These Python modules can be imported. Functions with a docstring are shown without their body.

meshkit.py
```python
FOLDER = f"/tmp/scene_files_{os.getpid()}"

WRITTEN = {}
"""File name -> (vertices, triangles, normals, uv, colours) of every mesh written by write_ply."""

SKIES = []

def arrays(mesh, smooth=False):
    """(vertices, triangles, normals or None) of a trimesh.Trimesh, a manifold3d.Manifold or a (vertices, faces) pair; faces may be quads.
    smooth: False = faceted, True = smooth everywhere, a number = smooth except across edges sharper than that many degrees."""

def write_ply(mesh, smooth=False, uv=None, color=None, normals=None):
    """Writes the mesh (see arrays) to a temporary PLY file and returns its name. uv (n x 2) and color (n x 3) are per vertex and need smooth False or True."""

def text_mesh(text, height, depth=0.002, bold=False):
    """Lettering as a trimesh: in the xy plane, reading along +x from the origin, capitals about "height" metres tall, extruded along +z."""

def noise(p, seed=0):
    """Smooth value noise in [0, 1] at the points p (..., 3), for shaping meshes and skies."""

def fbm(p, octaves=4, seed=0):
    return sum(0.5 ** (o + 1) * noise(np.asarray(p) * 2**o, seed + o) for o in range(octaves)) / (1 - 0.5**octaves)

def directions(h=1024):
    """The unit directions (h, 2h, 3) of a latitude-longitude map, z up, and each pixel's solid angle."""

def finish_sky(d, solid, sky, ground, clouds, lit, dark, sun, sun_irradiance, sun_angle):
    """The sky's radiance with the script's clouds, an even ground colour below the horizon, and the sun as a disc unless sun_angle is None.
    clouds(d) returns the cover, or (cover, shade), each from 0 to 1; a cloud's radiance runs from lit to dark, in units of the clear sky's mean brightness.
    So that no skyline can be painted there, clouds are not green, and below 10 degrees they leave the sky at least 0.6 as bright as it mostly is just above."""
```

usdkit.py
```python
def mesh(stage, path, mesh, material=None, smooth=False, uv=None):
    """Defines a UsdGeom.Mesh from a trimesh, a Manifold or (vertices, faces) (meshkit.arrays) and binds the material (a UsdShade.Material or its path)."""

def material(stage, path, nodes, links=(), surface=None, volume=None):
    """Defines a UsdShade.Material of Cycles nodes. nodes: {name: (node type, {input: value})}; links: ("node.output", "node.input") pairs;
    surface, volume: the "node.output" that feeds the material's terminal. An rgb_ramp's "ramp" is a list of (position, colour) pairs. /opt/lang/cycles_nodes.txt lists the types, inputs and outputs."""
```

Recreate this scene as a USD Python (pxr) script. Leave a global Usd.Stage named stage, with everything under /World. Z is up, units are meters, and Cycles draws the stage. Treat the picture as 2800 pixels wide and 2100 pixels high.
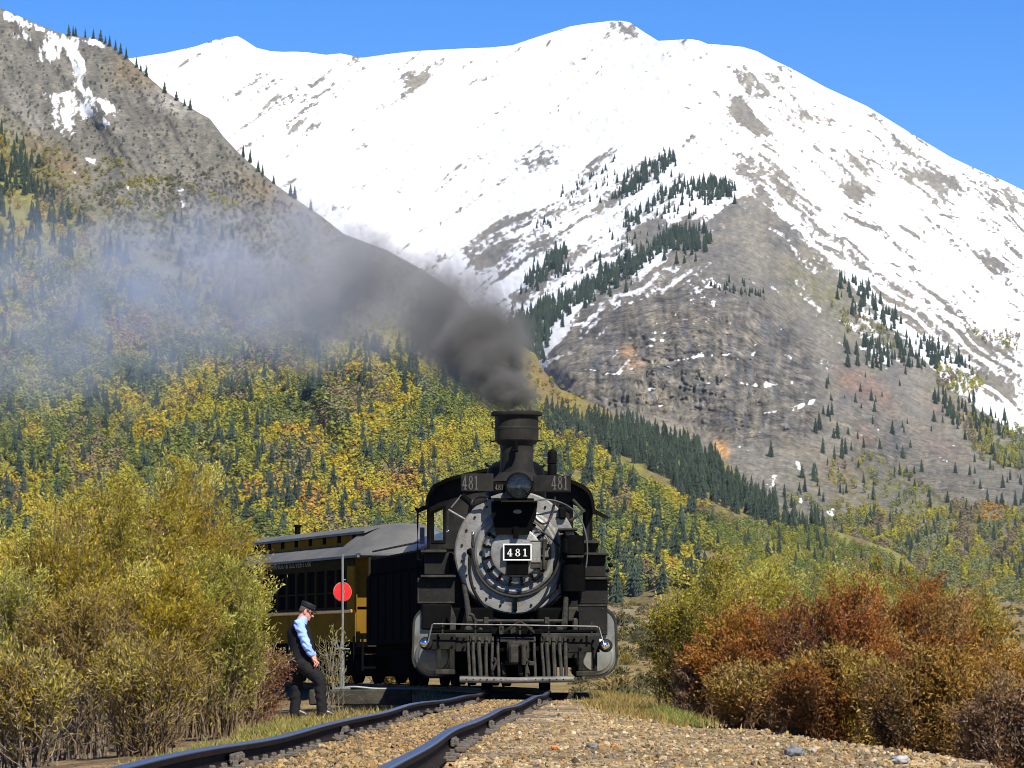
import math, random
import numpy as np, trimesh, manifold3d, shapely
import shapely.geometry as sg
from scipy.interpolate import RBFInterpolator, CubicSpline
from scipy.ndimage import gaussian_filter, map_coordinates
import usdkit, meshkit
from meshkit import noise, fbm
from pxr import Usd, UsdGeom, UsdLux, UsdShade, Gf, Sdf, Vt

random.seed(7)
R = np.random.default_rng(7)
stage = Usd.Stage.CreateInMemory()
UsdGeom.SetStageUpAxis(stage, 'Z')
UsdGeom.SetStageMetersPerUnit(stage, 1.0)
world = UsdGeom.Xform.Define(stage, '/World')
stage.SetDefaultPrim(world.GetPrim())
UsdGeom.Scope.Define(stage, '/World/Looks')

# ---------------------------------------------------------------- camera, sky, sun
FOC = 11100.0                       # focal length in photograph pixels (2800 wide)
CAM = np.array([0.0, 0.0, 0.40])
PITCH = math.atan(767 / FOC)        # horizon at row 1817
fwd = np.array([0, math.cos(PITCH), math.sin(PITCH)])
up = np.array([0, -math.sin(PITCH), math.cos(PITCH)])
cam = UsdGeom.Camera.Define(stage, '/World/camera')
cam.CreateHorizontalApertureAttr(36.0)
cam.CreateVerticalApertureAttr(27.0)
cam.CreateFocalLengthAttr(36.0 * FOC / 2800)
cam.CreateClippingRangeAttr(Gf.Vec2f(0.5, 60000))
cam.AddTransformOp().Set(Gf.Matrix4d(1, 0, 0, 0, *up, 0, *(-fwd), 0, *CAM, 1))
cam.CreateExposureAttr(0.95)

SUN_AZ, SUN_EL = math.radians(27), math.radians(46)     # azimuth to the right of straight behind the camera
S = np.array([math.sin(SUN_AZ) * math.cos(SUN_EL), -math.cos(SUN_AZ) * math.cos(SUN_EL), math.sin(SUN_EL)])
skym = usdkit.material(stage, '/World/Looks/sky', {
    'sky': ('sky_texture', dict(sky_type='single_scattering', sun_disc=False, sun_elevation=SUN_EL, sun_rotation=math.atan2(S[0], S[1]),
                                altitude=2800.0, air_density=1.0, aerosol_density=0.25, ozone_density=2.0)),
    'hs': ('hsv', dict(hue=0.517, saturation=1.48, value=1.0, fac=1.0)),
    'bg': ('background_shader', dict(strength=0.075)),
}, [('sky.color', 'hs.color'), ('hs.color', 'bg.color')], surface='bg.background')
dome = UsdLux.DomeLight.Define(stage, '/World/sky')
UsdShade.MaterialBindingAPI.Apply(dome.GetPrim()).Bind(skym)
dome.GetPrim().SetCustomDataByKey('kind', 'structure')
dome.GetPrim().SetCustomDataByKey('label', 'clear deep blue sky above the snowy mountain')
sun = UsdLux.DistantLight.Define(stage, '/World/sun')
sun.CreateNormalizeAttr(True)
sun.CreateIntensityAttr(1.25)
sun.CreateAngleAttr(0.53)
sun.CreateColorAttr(Gf.Vec3f(1.0, 0.95, 0.87))
zx = np.cross([0, 0, 1.0], S); zx /= np.linalg.norm(zx); zy = np.cross(S, zx)
sun.AddTransformOp().Set(Gf.Matrix4d(*zx, 0, *zy, 0, *S, 0, 0, 0, 0, 1))

# ---------------------------------------------------------------- helpers
def at(px, py, Y):
    """World point seen at photograph pixel (px, py) at distance Y along +y: used to survey sizes and places."""
    px, py, Y = np.broadcast_arrays(np.asarray(px, float), np.asarray(py, float), np.asarray(Y, float))
    a, b = (px - 1400) / FOC, (1050 - py) / FOC
    dy, dz = fwd[1] + up[1] * b, fwd[2] + up[2] * b
    t = Y / dy
    return np.stack([a * t, Y, CAM[2] + dz * t], -1)

USED, LOC = {}, {}
def _path(parent, name):
    n = USED.get((parent, name), 0)
    USED[(parent, name)] = n + 1
    return f'{parent}/{name}' if n == 0 else f'{parent}/{name}_{n:03d}'

def tag(prim, label=None, cat=None, group=None, kind=None):
    for k, v in (('label', label), ('category', cat), ('group', group), ('kind', kind)):
        if v:
            prim.SetCustomDataByKey(k, v)

def thing(name, loc, label=None, cat=None, group=None, kind=None):
    p = _path('/World', name)
    x = UsdGeom.Xform.Define(stage, p)
    x.AddTranslateOp().Set(Gf.Vec3d(*map(float, loc)))
    LOC[p] = np.asarray(loc, float)
    tag(x.GetPrim(), label, cat, group, kind)
    return p

def obj(name, mesh, mat, parent='/World', smooth=False, label=None, cat=None, group=None, kind=None, extra=None, split=False):
    """One Mesh prim from world-space geometry; under a thing its points are kept relative to the thing's base."""
    p = _path(parent, name)
    base = next((LOC[k] for k in sorted(LOC, key=len, reverse=True) if p.startswith(k + '/')), np.zeros(3))
    if hasattr(mesh, 'vertices'):
        mesh = (np.asarray(mesh.vertices), np.asarray(mesh.faces))
    elif hasattr(mesh, 'to_mesh'):
        mm = mesh.to_mesh(); mesh = (np.asarray(mm.vert_properties[:, :3]), np.asarray(mm.tri_verts))
    v, f = np.asarray(mesh[0], float) - base, np.asarray(mesh[1], int)
    if split:                                        # separate pieces become separate parts
        pcs = trimesh.Trimesh(v + base, f, process=True).split(only_watertight=False)
        if len(pcs) > 1:
            USED[(parent, name)] -= 1
            return [obj(name, q_, mat, parent, smooth, label, cat, group, kind, extra) for q_ in pcs]
    m = usdkit.mesh(stage, p, (v, f), mat, smooth=smooth)
    for key, val in (extra or {}).items():
        val = np.asarray(val, np.float32)
        api = UsdGeom.PrimvarsAPI(m)
        if val.ndim == 2:
            api.CreatePrimvar(key, Sdf.ValueTypeNames.Color3fArray, 'vertex').Set(Vt.Vec3fArray.FromNumpy(val))
        else:
            api.CreatePrimvar(key, Sdf.ValueTypeNames.FloatArray, 'vertex').Set(Vt.FloatArray.FromNumpy(val))
    tag(m.GetPrim(), label, cat, group, kind)
    return p

def scatter(name, protos, idx, pos, rotz, scl, label, cat, kind='stuff', quats=None):
    """A PointInstancer (one object): protos is a list of (mesh, material, smooth, extra)."""
    p = _path('/World', name)
    pi = UsdGeom.PointInstancer.Define(stage, p)
    rel = pi.CreatePrototypesRel()
    for k, (mesh, mat, smooth, extra) in enumerate(protos):
        q = obj('shape', mesh, mat, p, smooth=smooth, extra=extra)
        rel.AddTarget(q)
    n = len(pos)
    pi.CreateProtoIndicesAttr(Vt.IntArray.FromNumpy(np.asarray(idx, np.int32)))
    pi.CreatePositionsAttr(Vt.Vec3fArray.FromNumpy(np.asarray(pos, np.float32)))
    if quats is None:
        quats = np.stack([np.cos(rotz / 2), np.zeros(n), np.zeros(n), np.sin(rotz / 2)], 1)
    pi.CreateOrientationsAttr(Vt.QuathArray([Gf.Quath(float(a), float(b), float(c), float(d)) for a, b, c, d in quats]))
    s = np.asarray(scl, np.float32)
    s = np.repeat(s[:, None], 3, 1) if s.ndim == 1 else s
    pi.CreateScalesAttr(Vt.Vec3fArray.FromNumpy(s))
    tag(pi.GetPrim(), label, cat, None, kind)
    return p

class MB:
    """Collects simple shapes into one mesh."""
    def __init__(s): s.v, s.f, s.n = [], [], 0
    def add(s, m, T=None):
        if hasattr(m, 'to_mesh'):
            mm = m.to_mesh(); m = (mm.vert_properties[:, :3], mm.tri_verts)
        v, f = (m.vertices, m.faces) if hasattr(m, 'vertices') else m
        v, f = np.asarray(v, float), np.asarray(f, int)
        if f.shape[1] == 4: f = np.vstack([f[:, [0, 1, 2]], f[:, [0, 2, 3]]])
        if T is not None: v = v @ np.asarray(T)[:3, :3].T + np.asarray(T)[:3, 3]
        s.v.append(v); s.f.append(f + s.n); s.n += len(v)
        return s
    def box(s, c, size, rz=0.0, rx=0.0, ry=0.0, b=0.0):
        return s.add(bx(c, size, rz, rx, ry, b))
    def tube(s, pts, r, sides=8, cap=True): return s.add(tube(pts, r, sides, cap))
    @property
    def mesh(s): return np.vstack(s.v), np.vstack(s.f)

def rot(rz=0, rx=0, ry=0):
    a = trimesh.transformations
    return (a.rotation_matrix(rz, [0, 0, 1]) @ a.rotation_matrix(rx, [1, 0, 0]) @ a.rotation_matrix(ry, [0, 1, 0]))[:3, :3]

def bx(c, size, rz=0.0, rx=0.0, ry=0.0, b=0.0):
    """A box, its edges chamfered by b."""
    h = np.asarray(size, float) / 2
    if b > 0:
        b = min(b, h.min() * 0.9)
        pts = [np.array([sx * (h[0] - (b if k != 0 else 0)), sy * (h[1] - (b if k != 1 else 0)), sz * (h[2] - (b if k != 2 else 0))])
               for sx in (-1, 1) for sy in (-1, 1) for sz in (-1, 1) for k in range(3)]
        m = trimesh.convex.convex_hull(np.array(pts))
    else:
        m = trimesh.creation.box(size)
    v = np.asarray(m.vertices) @ rot(rz, rx, ry).T + np.asarray(c, float)
    return v, np.asarray(m.faces)

def tube(pts, r, sides=8, cap=True):
    p = np.asarray(pts, float)
    n = len(p)
    r = np.broadcast_to(np.asarray(r, float), (n,))
    t = np.gradient(p, axis=0); t /= np.linalg.norm(t, axis=1, keepdims=True) + 1e-12
    ref = np.array([0, 0, 1.0]) if np.abs(t[:, 2]).mean() < 0.8 else np.array([1.0, 0, 0])
    a = np.cross(t, ref); a /= np.linalg.norm(a, axis=1, keepdims=True) + 1e-12
    b = np.cross(t, a)
    ang = np.arange(sides) * 2 * np.pi / sides
    v = p[:, None] + r[:, None, None] * (np.cos(ang)[None, :, None] * a[:, None] + np.sin(ang)[None, :, None] * b[:, None])
    i, j = np.meshgrid(np.arange(n - 1), np.arange(sides), indexing='ij')
    q = np.stack([i * sides + j, i * sides + (j + 1) % sides, (i + 1) * sides + (j + 1) % sides, (i + 1) * sides + j], -1).reshape(-1, 4)
    v = v.reshape(-1, 3); f = np.vstack([q[:, [0, 1, 2]], q[:, [0, 2, 3]]])
    if cap:
        k = len(v); v = np.vstack([v, p[0], p[-1]]); jj = np.arange(sides)
        f = np.vstack([f, np.stack([np.full(sides, k), (jj + 1) % sides, jj], 1), np.stack([np.full(sides, k + 1), (n - 1) * sides + jj, (n - 1) * sides + (jj + 1) % sides], 1)])
    return v, f

def spline(pts, n=24):
    p = np.asarray(pts, float)
    d = np.r_[0, np.cumsum(np.linalg.norm(np.diff(p, axis=0), axis=1))]
    return CubicSpline(d, p)(np.linspace(0, d[-1], n))

def lathe(prof, c, axis='y', n=40):
    """Revolves (radius, along) pairs about an axis through c."""
    prof = np.asarray(prof, float)
    ang = np.arange(n) * 2 * np.pi / n
    k = len(prof)
    ca, sa = np.cos(ang), np.sin(ang)
    r, h = prof[:, 0][:, None], np.broadcast_to(prof[:, 1][:, None], (k, n))
    if axis == 'y': v = np.stack([r * ca, h, r * sa], -1)
    elif axis == 'z': v = np.stack([r * ca, r * sa, h], -1)
    else: v = np.stack([h, r * ca, r * sa], -1)
    v = v.reshape(-1, 3) + np.asarray(c, float)
    i, j = np.meshgrid(np.arange(k - 1), np.arange(n), indexing='ij')
    q = np.stack([i * n + j, i * n + (j + 1) % n, (i + 1) * n + (j + 1) % n, (i + 1) * n + j], -1).reshape(-1, 4)
    if axis == 'y': q = q[:, ::-1]
    return v, np.vstack([q[:, [0, 1, 2]], q[:, [0, 2, 3]]])

def grid_faces(nr, nc):
    i, j = np.meshgrid(np.arange(nr - 1), np.arange(nc - 1), indexing='ij')
    a = (i * nc + j).ravel()
    return np.vstack([np.stack([a, a + 1, a + nc + 1], 1), np.stack([a, a + nc + 1, a + nc], 1)])

def inside(poly, x, y):
    p = sg.Polygon(poly).buffer(0)
    return shapely.contains_xy(p, x, y)

GX, GY = np.meshgrid(np.arange(-600, 3404, 4.0), np.arange(-80, 2104, 4.0))
def zone(polys, blur=3.0):
    """A soft map over the survey grid: polys is a list of (polygon, value), later ones on top. Returns a sampler."""
    g = np.zeros(GX.shape)
    for poly, val in polys:
        g[inside(poly, GX, GY)] = val
    g = gaussian_filter(g, blur)
    return lambda x, y: map_coordinates(g, [(np.asarray(y) + 80) / 4.0, (np.asarray(x) + 600) / 4.0], order=1, mode='nearest')

def pmat(name, col, rough=0.6, var=0.25, scale=6.0, bump=0.0, bscale=60.0, spec=0.5, metal=0.0, dirt=None, dirt_scale=2.0, extra=None):
    """Principled material with blotchy colour, optional patches of dirt, fine bump."""
    c = np.array(col, float)
    n = {'g': ('geometry', {}), 'n': ('noise_texture', dict(scale=scale, detail=5, roughness=0.6)),
         'r': ('rgb_ramp', dict(ramp=[(0.25, tuple(c * (1 - var))), (0.5, tuple(c)), (0.75, tuple(np.minimum(c * (1 + var), 1)))])),
         'rn': ('noise_texture', dict(scale=scale * 2.3, detail=3)), 'rm': ('map_range', dict(from_min=0.3, from_max=0.7, to_min=max(rough - 0.12, 0.03), to_max=min(rough + 0.12, 1))),
         'p': ('principled_bsdf', dict(specular_ior_level=spec, metallic=metal, **(extra or {})))}
    l = [('g.position', 'n.vector'), ('g.position', 'rn.vector'), ('n.fac', 'r.fac'), ('rn.fac', 'rm.value'), ('rm.result', 'p.roughness')]
    out = 'r.color'
    if dirt is not None:
        n['dn'] = ('noise_texture', dict(scale=dirt_scale, detail=6, roughness=0.65))
        n['dr'] = ('map_range', dict(from_min=0.5, from_max=0.68, to_min=0, to_max=0.85, clamp=True))
        n['dm'] = ('mix_color', dict(b=tuple(dirt)))
        l += [('g.position', 'dn.vector'), ('dn.fac', 'dr.value'), ('dr.result', 'dm.fac'), (out, 'dm.a')]
        out = 'dm.result'
    l.append((out, 'p.base_color'))
    if bump:
        n['bn'] = ('noise_texture', dict(scale=bscale, detail=4)); n['b'] = ('bump', dict(strength=min(bump, 1), distance=0.02))
        l += [('g.position', 'bn.vector'), ('bn.fac', 'b.height'), ('b.normal', 'p.normal')]
    return usdkit.material(stage, '/World/Looks/' + name, n, l, surface='p.BSDF')

def leafmat(name, tint=(1, 1, 1), trans=0.3, attr='tint', rough=0.45, spec=0.4, randv=0.25):
    """Leaves: colour from the leaf's own tint, light passing through."""
    n = {'a': ('attribute', dict(attribute=attr)), 'o': ('object_info', {}), 'm': ('map_range', dict(to_min=1 - randv, to_max=1 + randv)),
         'h': ('hsv', dict(hue=0.5, saturation=1.0, fac=1.0)), 'd': ('principled_bsdf', dict(roughness=rough, specular_ior_level=spec)), 't': ('translucent_bsdf', {}), 'x': ('mix_closure', dict(fac=trans))}
    return usdkit.material(stage, '/World/Looks/' + name, n, [('a.color', 'h.color'), ('o.random', 'm.value'), ('m.result', 'h.value'), ('h.color', 'd.base_color'), ('h.color', 't.color'), ('d.BSDF', 'x.closure1'), ('t.BSDF', 'x.closure2')], surface='x.closure')
# ================================================================= terrain
def cols(): return np.r_[np.linspace(-2600, -220, 22)[:-1], np.arange(-220, 3020, 4.2), np.linspace(3020, 5400, 22)[1:]]

def landform(px, ridge, base, depth_pts, nrow, relief, smooth=0.0, back=14):
    """A mountainside surveyed as columns: ridge and base rows, distance from control points, relief from noise.
    Returns vertices, faces, pixel grids, and a function giving the world place of any surveyed pixel."""
    rx, ry = np.array(ridge, float).T
    bxp, byp = np.array(base, float).T
    r = np.interp(px, rx, ry); b = np.interp(px, bxp, byp)
    v = np.linspace(0, 1, nrow)[:, None]
    PX = np.broadcast_to(px[None], (nrow, len(px)))
    PY = b[None] + (r - b)[None] * v
    cp = np.array(depth_pts, float)
    rbf = RBFInterpolator(cp[:, :2] / 400, cp[:, 2], kernel='thin_plate_spline', smoothing=smooth)
    q = np.stack([np.clip(PX, -700, 3500).ravel(), PY.ravel()], 1) / 400
    D = rbf(q).reshape(PX.shape)
    D = D + relief(PX, PY, D)
    step = np.maximum.accumulate(D, axis=0)
    D = np.maximum(D, step - 6.0)          # steep, never far overhanging
    V = at(PX, PY, D)
    last = V[-1]
    extra = [last + np.array([0, 1.0, 0]) * (k ** 1.6) * 12 + np.array([0, 0, -1.0]) * (k ** 1.75) * 5 for k in range(1, back + 1)]
    Vall = np.vstack([V.reshape(-1, 3)] + extra)
    Vall[:, 2] = np.maximum(Vall[:, 2], -1.5)
    F = grid_faces(nrow + back, len(px))
    def place(x, y):
        x, y = np.asarray(x, float), np.asarray(y, float)
        ci = np.interp(x, px, np.arange(len(px)))
        rr, bb = np.interp(x, px, r), np.interp(x, px, b)
        ri = np.clip((y - bb) / (rr - bb), 0, 1) * (nrow - 1)
        d = map_coordinates(D, [ri, ci], order=1, mode='nearest')
        return at(x, np.maximum(y, rr), d)
    return Vall, F, PX, PY, place, back

def pad(a, back): return np.vstack([a] + [a[-1:]] * back) if a.ndim == 2 else np.concatenate([a] + [a[-1:]] * back, 0)

def N2(x, y, seed, octaves=3): return fbm(np.stack([x, y, np.zeros_like(x)], -1), octaves, seed)

def streak(PX, PY, ang, across, along, seed, octaves=3):
    c, s = math.cos(ang), math.sin(ang)
    u, w = PX * c + PY * s, -PX * s + PY * c       # u runs along the streak
    warp = (N2(PX / 160, PY / 160, seed + 50, 2) - 0.5) * 60
    return N2(u / along, (w + warp) / across, seed, octaves)

def unit(a): return (a - a.mean()) / (a.std() + 1e-9)
# ---- the snow mountain
mt_ridge = [(-2600, 700), (-400, 330), (0, 215), (300, 168), (372, 157), (450, 145), (530, 128), (590, 108), (630, 101), (648, 98), (665, 107), (700, 130), (740, 140), (775, 142), (800, 141), (840, 143), (890, 150), (930, 146), (960, 152), (990, 158),
            (1060, 148), (1130, 140), (1260, 133), (1340, 130), (1400, 124), (1465, 102), (1510, 88), (1560, 72), (1610, 64), (1640, 61), (1670, 57), (1700, 57), (1722, 61), (1760, 87), (1800, 112), (1850, 109), (1890, 107), (1912, 111), (1935, 120),
            (1990, 124), (2030, 128), (2070, 140), (2110, 162), (2160, 185), (2260, 240), (2370, 290), (2480, 358), (2600, 430), (2700, 476), (2740, 492), (2800, 521), (3000, 620), (3400, 830), (5400, 1500)]
mt_base = [(-2600, 1500), (300, 1350), (1300, 1350), (1700, 1500), (2100, 1700), (2300, 1740), (5400, 1760)]
mt_depth = [(-700, 300, 7600), (0, 215, 7600), (300, 170, 7500), (650, 98, 7600), (1000, 158, 7500), (1400, 124, 7500), (1670, 57, 7400), (1980, 124, 6600), (1930, 300, 6050), (1890, 450, 5500), (1930, 570, 4950), (1960, 680, 4300), (1900, 800, 3900),
            (1800, 900, 3650), (1700, 1000, 3500), (1850, 1150, 3350), (1900, 1300, 3100), (2000, 1450, 2800), (700, 400, 6900), (1050, 400, 6800), (1200, 600, 6250), (1000, 620, 6050), (1400, 650, 5600), (1600, 450, 6000), (1650, 600, 5300), (1600, 750, 4600), (1480, 880, 4250), (1420, 980, 4150),
            (1500, 980, 3750), (1100, 1000, 5000), (700, 1000, 5200), (300, 1000, 5200), (1480, 1250, 3500), (1000, 1350, 3900), (300, 1350, 3900), (-700, 1350, 4000),
            (2150, 250, 6500), (2400, 305, 7000), (2800, 521, 7400), (3400, 830, 7600), (2300, 560, 5700), (2500, 650, 6000), (2800, 800, 5700), (2200, 800, 4400), (2450, 950, 4300), (2800, 1100, 4300), (3400, 1200, 4600),
            (2250, 1000, 3850), (2500, 1250, 3500), (2800, 1400, 3100), (2200, 1250, 3200), (2300, 1500, 2700), (2600, 1600, 2450), (2800, 1700, 2300), (3400, 1700, 2400), (2200, 1720, 2300)]
cliff_poly = [(1490, 990), (1530, 905), (1620, 840), (1740, 800), (1850, 790), (2010, 800), (2120, 850), (2210, 960), (2240, 1080), (2230, 1200), (2150, 1190), (2000, 1170), (1850, 1140), (1740, 1110), (1650, 1100), (1560, 1060)]
cliff_z = zone([(cliff_poly, 1.0), ([(1900, 1130), (2200, 1150), (2260, 1190), (2010, 1200)], 1.0), ([(2330, 1120), (2420, 1100), (2480, 1200), (2600, 1300), (2770, 1330), (2740, 1370), (2500, 1330), (2330, 1260)], 0.5), ([(2080, 560), (2160, 640), (2280, 720), (2250, 740), (2060, 640)], 0.55)], 6)
right_z = zone([([(1960, -80), (1930, 300), (1900, 480), (1960, 700), (2000, 1750), (3400, 1750), (3400, -80)], 1.0)], 30)
def mt_relief(PX, PY, D):
    rz, cz = right_z(PX, PY), cliff_z(PX, PY)
    sc = D / 6000
    left = (streak(PX, PY, -0.62, 95, 420, 1) - 0.5) * 150 + (streak(PX, PY, -0.62, 26, 150, 2) - 0.5) * 34
    right = (streak(PX, PY, 0.72, 80, 420, 3) - 0.5) * 190 + (streak(PX, PY, 0.72, 26, 130, 4) - 0.5) * 60
    fine = (N2(PX / 14, PY / 14, 5, 3) - 0.5) * 22
    out = ((1 - rz) * left + rz * right + fine) * sc
    vert = (streak(PX, PY, 1.50, 17, 90, 6) - 0.5) * 75 + (streak(PX, PY, 0.06, 22, 200, 7) - 0.5) * 60 + (streak(PX, PY, 1.5, 60, 260, 8) - 0.5) * 120
    ck = lambda n_, lo: np.clip(1 - np.abs(n_ - 0.5) / lo, 0, 1)
    crack = ck(streak(PX, PY, 1.48, 22, 150, 11, 3), .030) * 11 + ck(streak(PX, PY, 0.04, 30, 260, 12, 3), .022) * 7 + ck(streak(PX, PY, 2.0, 40, 170, 13, 2), .03) * 8
    out = out + (1 - rz * 0.2) * np.clip((PY - 560) / 200, 0, 1) * (unit(streak(PX, PY, 1.2, 16, 60, 14, 3)) * 4 + ck(streak(PX, PY, 1.3, 40, 120, 15, 3), .03) * 6) * sc
    fold = np.abs(N2(PX / 40, PY / 60, 9, 4) - 0.5) * -90
    return out * (1 - 0.6 * cz) + cz * ((vert + fold) * 0.42 + crack)
mx = cols()
V, F, PX, PY, mt_place, back = landform(mx, mt_ridge, mt_base, mt_depth, 400, mt_relief, smooth=0.002)

# where snow lies, and the colour of the bare ground
rock = [
    ([(1480, 1010), (1490, 985), (1540, 920), (1640, 855), (1760, 812), (1830, 720), (1800, 690), (1960, 640), (1945, 600), (2010, 540), (2080, 520), (2150, 610), (2230, 690), (2330, 770), (2430, 900), (2560, 1010), (2690, 1130), (2800, 1190), (3400, 1300), (3400, 1800), (1480, 1800)], 0.02),
    ([(1930, 570), (2010, 505), (2050, 470), (2120, 520), (2210, 640), (2330, 740), (2420, 850), (2600, 1000), (2800, 1150), (2800, 1010), (2600, 880), (2450, 770), (2350, 700), (2250, 600), (2150, 470), (2080, 400), (2040, 420)], 0.40),
    ([(2080, 500), (2150, 610), (2260, 700), (2340, 790), (2430, 900), (2340, 860), (2220, 740), (2110, 650), (2010, 560)], 0.22),
    ([(1995, 180), (2050, 190), (2110, 260), (2145, 275), (2080, 292), (2030, 255), (2010, 215)], 0.30), ([(2110, 188), (2150, 195), (2210, 245), (2225, 278), (2180, 262)], 0.22),
    ([(2000, 255), (2040, 262), (2075, 320), (2150, 380), (2140, 388), (2060, 365), (2000, 330)], 0.22), ([(2170, 300), (2200, 298), (2233, 338), (2190, 332)], 0.18), ([(2215, 285), (2230, 285), (2260, 312), (2240, 310)], 0.2),
    ([(2305, 415), (2340, 420), (2390, 455), (2425, 470), (2400, 476), (2340, 470), (2318, 460)], 0.2), ([(2440, 462), (2500, 462), (2580, 472), (2672, 506), (2560, 508), (2480, 502)], 0.2),
    ([(2530, 505), (2600, 500), (2632, 530), (2560, 540)], 0.2), ([(2645, 512), (2700, 522), (2790, 580), (2740, 572), (2680, 548)], 0.2), ([(2300, 495), (2360, 500), (2382, 545), (2350, 556), (2310, 532)], 0.15),
    ([(2428, 595), (2500, 622), (2540, 668), (2480, 640)], 0.2), ([(2370, 290), (2420, 315), (2450, 340), (2410, 325)], 0.25), ([(2440, 370), (2500, 400), (2560, 450), (2500, 430)], 0.42), ([(2590, 420), (2720, 490), (2800, 535), (2800, 522), (2700, 470)], 0.3),
    ([(1880, 280), (1895, 340), (1890, 400), (1880, 400), (1878, 340)], 0.35), ([(1720, 62), (1755, 110), (1745, 112), (1690, 85), (1660, 66)], 0.38), ([(1850, 112), (1895, 115), (1880, 125), (1850, 122)], 0.4),
    ([(1400, 445), (1470, 395), (1530, 392), (1470, 420), (1420, 450)], 0.38), ([(1465, 435), (1500, 428), (1505, 442), (1470, 445)], 0.3), ([(1590, 440), (1730, 390), (1690, 420), (1600, 450)], 0.4),
    ([(1250, 720), (1400, 560), (1640, 430), (1900, 430), (1960, 560), (1800, 700), (1500, 900), (1390, 900)], 0.74),
    ([(1260, 700), (1340, 640), (1430, 590), (1560, 520), (1640, 460), (1640, 500), (1560, 560), (1450, 640), (1400, 690), (1300, 720)], 0.50), ([(1270, 690), (1350, 660), (1410, 690), (1380, 750), (1300, 740)], 0.3),
    ([(1700, 640), (1780, 590), (1840, 600), (1840, 650), (1760, 680)], 0.25), ([(1860, 600), (1950, 590), (1960, 650), (1840, 720), (1830, 640)], 0.12), ([(1600, 800), (1700, 760), (1830, 715), (1900, 720), (2010, 790), (1850, 800), (1700, 830), (1560, 890)], 0.40),
    ([(1085, 225), (1120, 205), (1190, 240), (1160, 245), (1130, 232)], 0.52), ([(540, 128), (650, 105), (670, 135), (620, 145), (610, 120)], 0.55), ([(490, 250), (600, 165), (560, 215)], 0.6), ([(570, 310), (730, 190), (660, 260)], 0.62), ([(860, 148), (990, 160), (980, 172), (900, 162)], 0.5),
    ([(1040, 170), (1120, 190), (1190, 225), (1150, 230), (1060, 195)], 0.62), ([(790, 345), (880, 330), (885, 355), (800, 362)], 0.55), ([(1450, 120), (1500, 120), (1600, 130), (1560, 140), (1480, 132)], 0.55),
    ([(2550, 880), (2700, 900), (2790, 960), (2780, 990), (2650, 980), (2570, 930)], 0.45), ([(2290, 870), (2330, 920), (2380, 1010), (2480, 1010), (2460, 960), (2340, 850)], 0.5), ([(2180, 790), (2230, 860), (2260, 860), (2200, 790)], 0.7), ([(2330, 750), (2400, 800), (2460, 830), (2450, 820), (2350, 745)], 0.62),
    ([(1860, 1350), (1880, 1270), (2000, 1290), (1960, 1330), (1900, 1345)], 0.0), ([(2172, 1240), (2195, 1240), (2200, 1390), (2180, 1385)], 0.56), ([(2075, 1340), (2130, 1270), (2120, 1345)], 0.52), ([(2250, 1375), (2285, 1370), (2285, 1420), (2265, 1415)], 0.50), ([(2000, 1215), (2045, 1222), (2040, 1238), (2005, 1230)], 0.54), ([(2400, 1140), (2412, 1140), (2412, 1230), (2402, 1290), (2398, 1230)], 0.66),
]
snow_z = zone([([(-600, -80), (3400, -80), (3400, 2100), (-600, 2100)], 0.98)] + rock, 2.6)
PXp, PYp = pad(PX, back), pad(PY, back)
rz = right_z(PXp, PYp)
sL, sR = unit(streak(PXp, PYp, -0.60, 13, 120, 21, 4)), unit(streak(PXp, PYp, 0.66, 11, 100, 22, 4))
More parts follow.
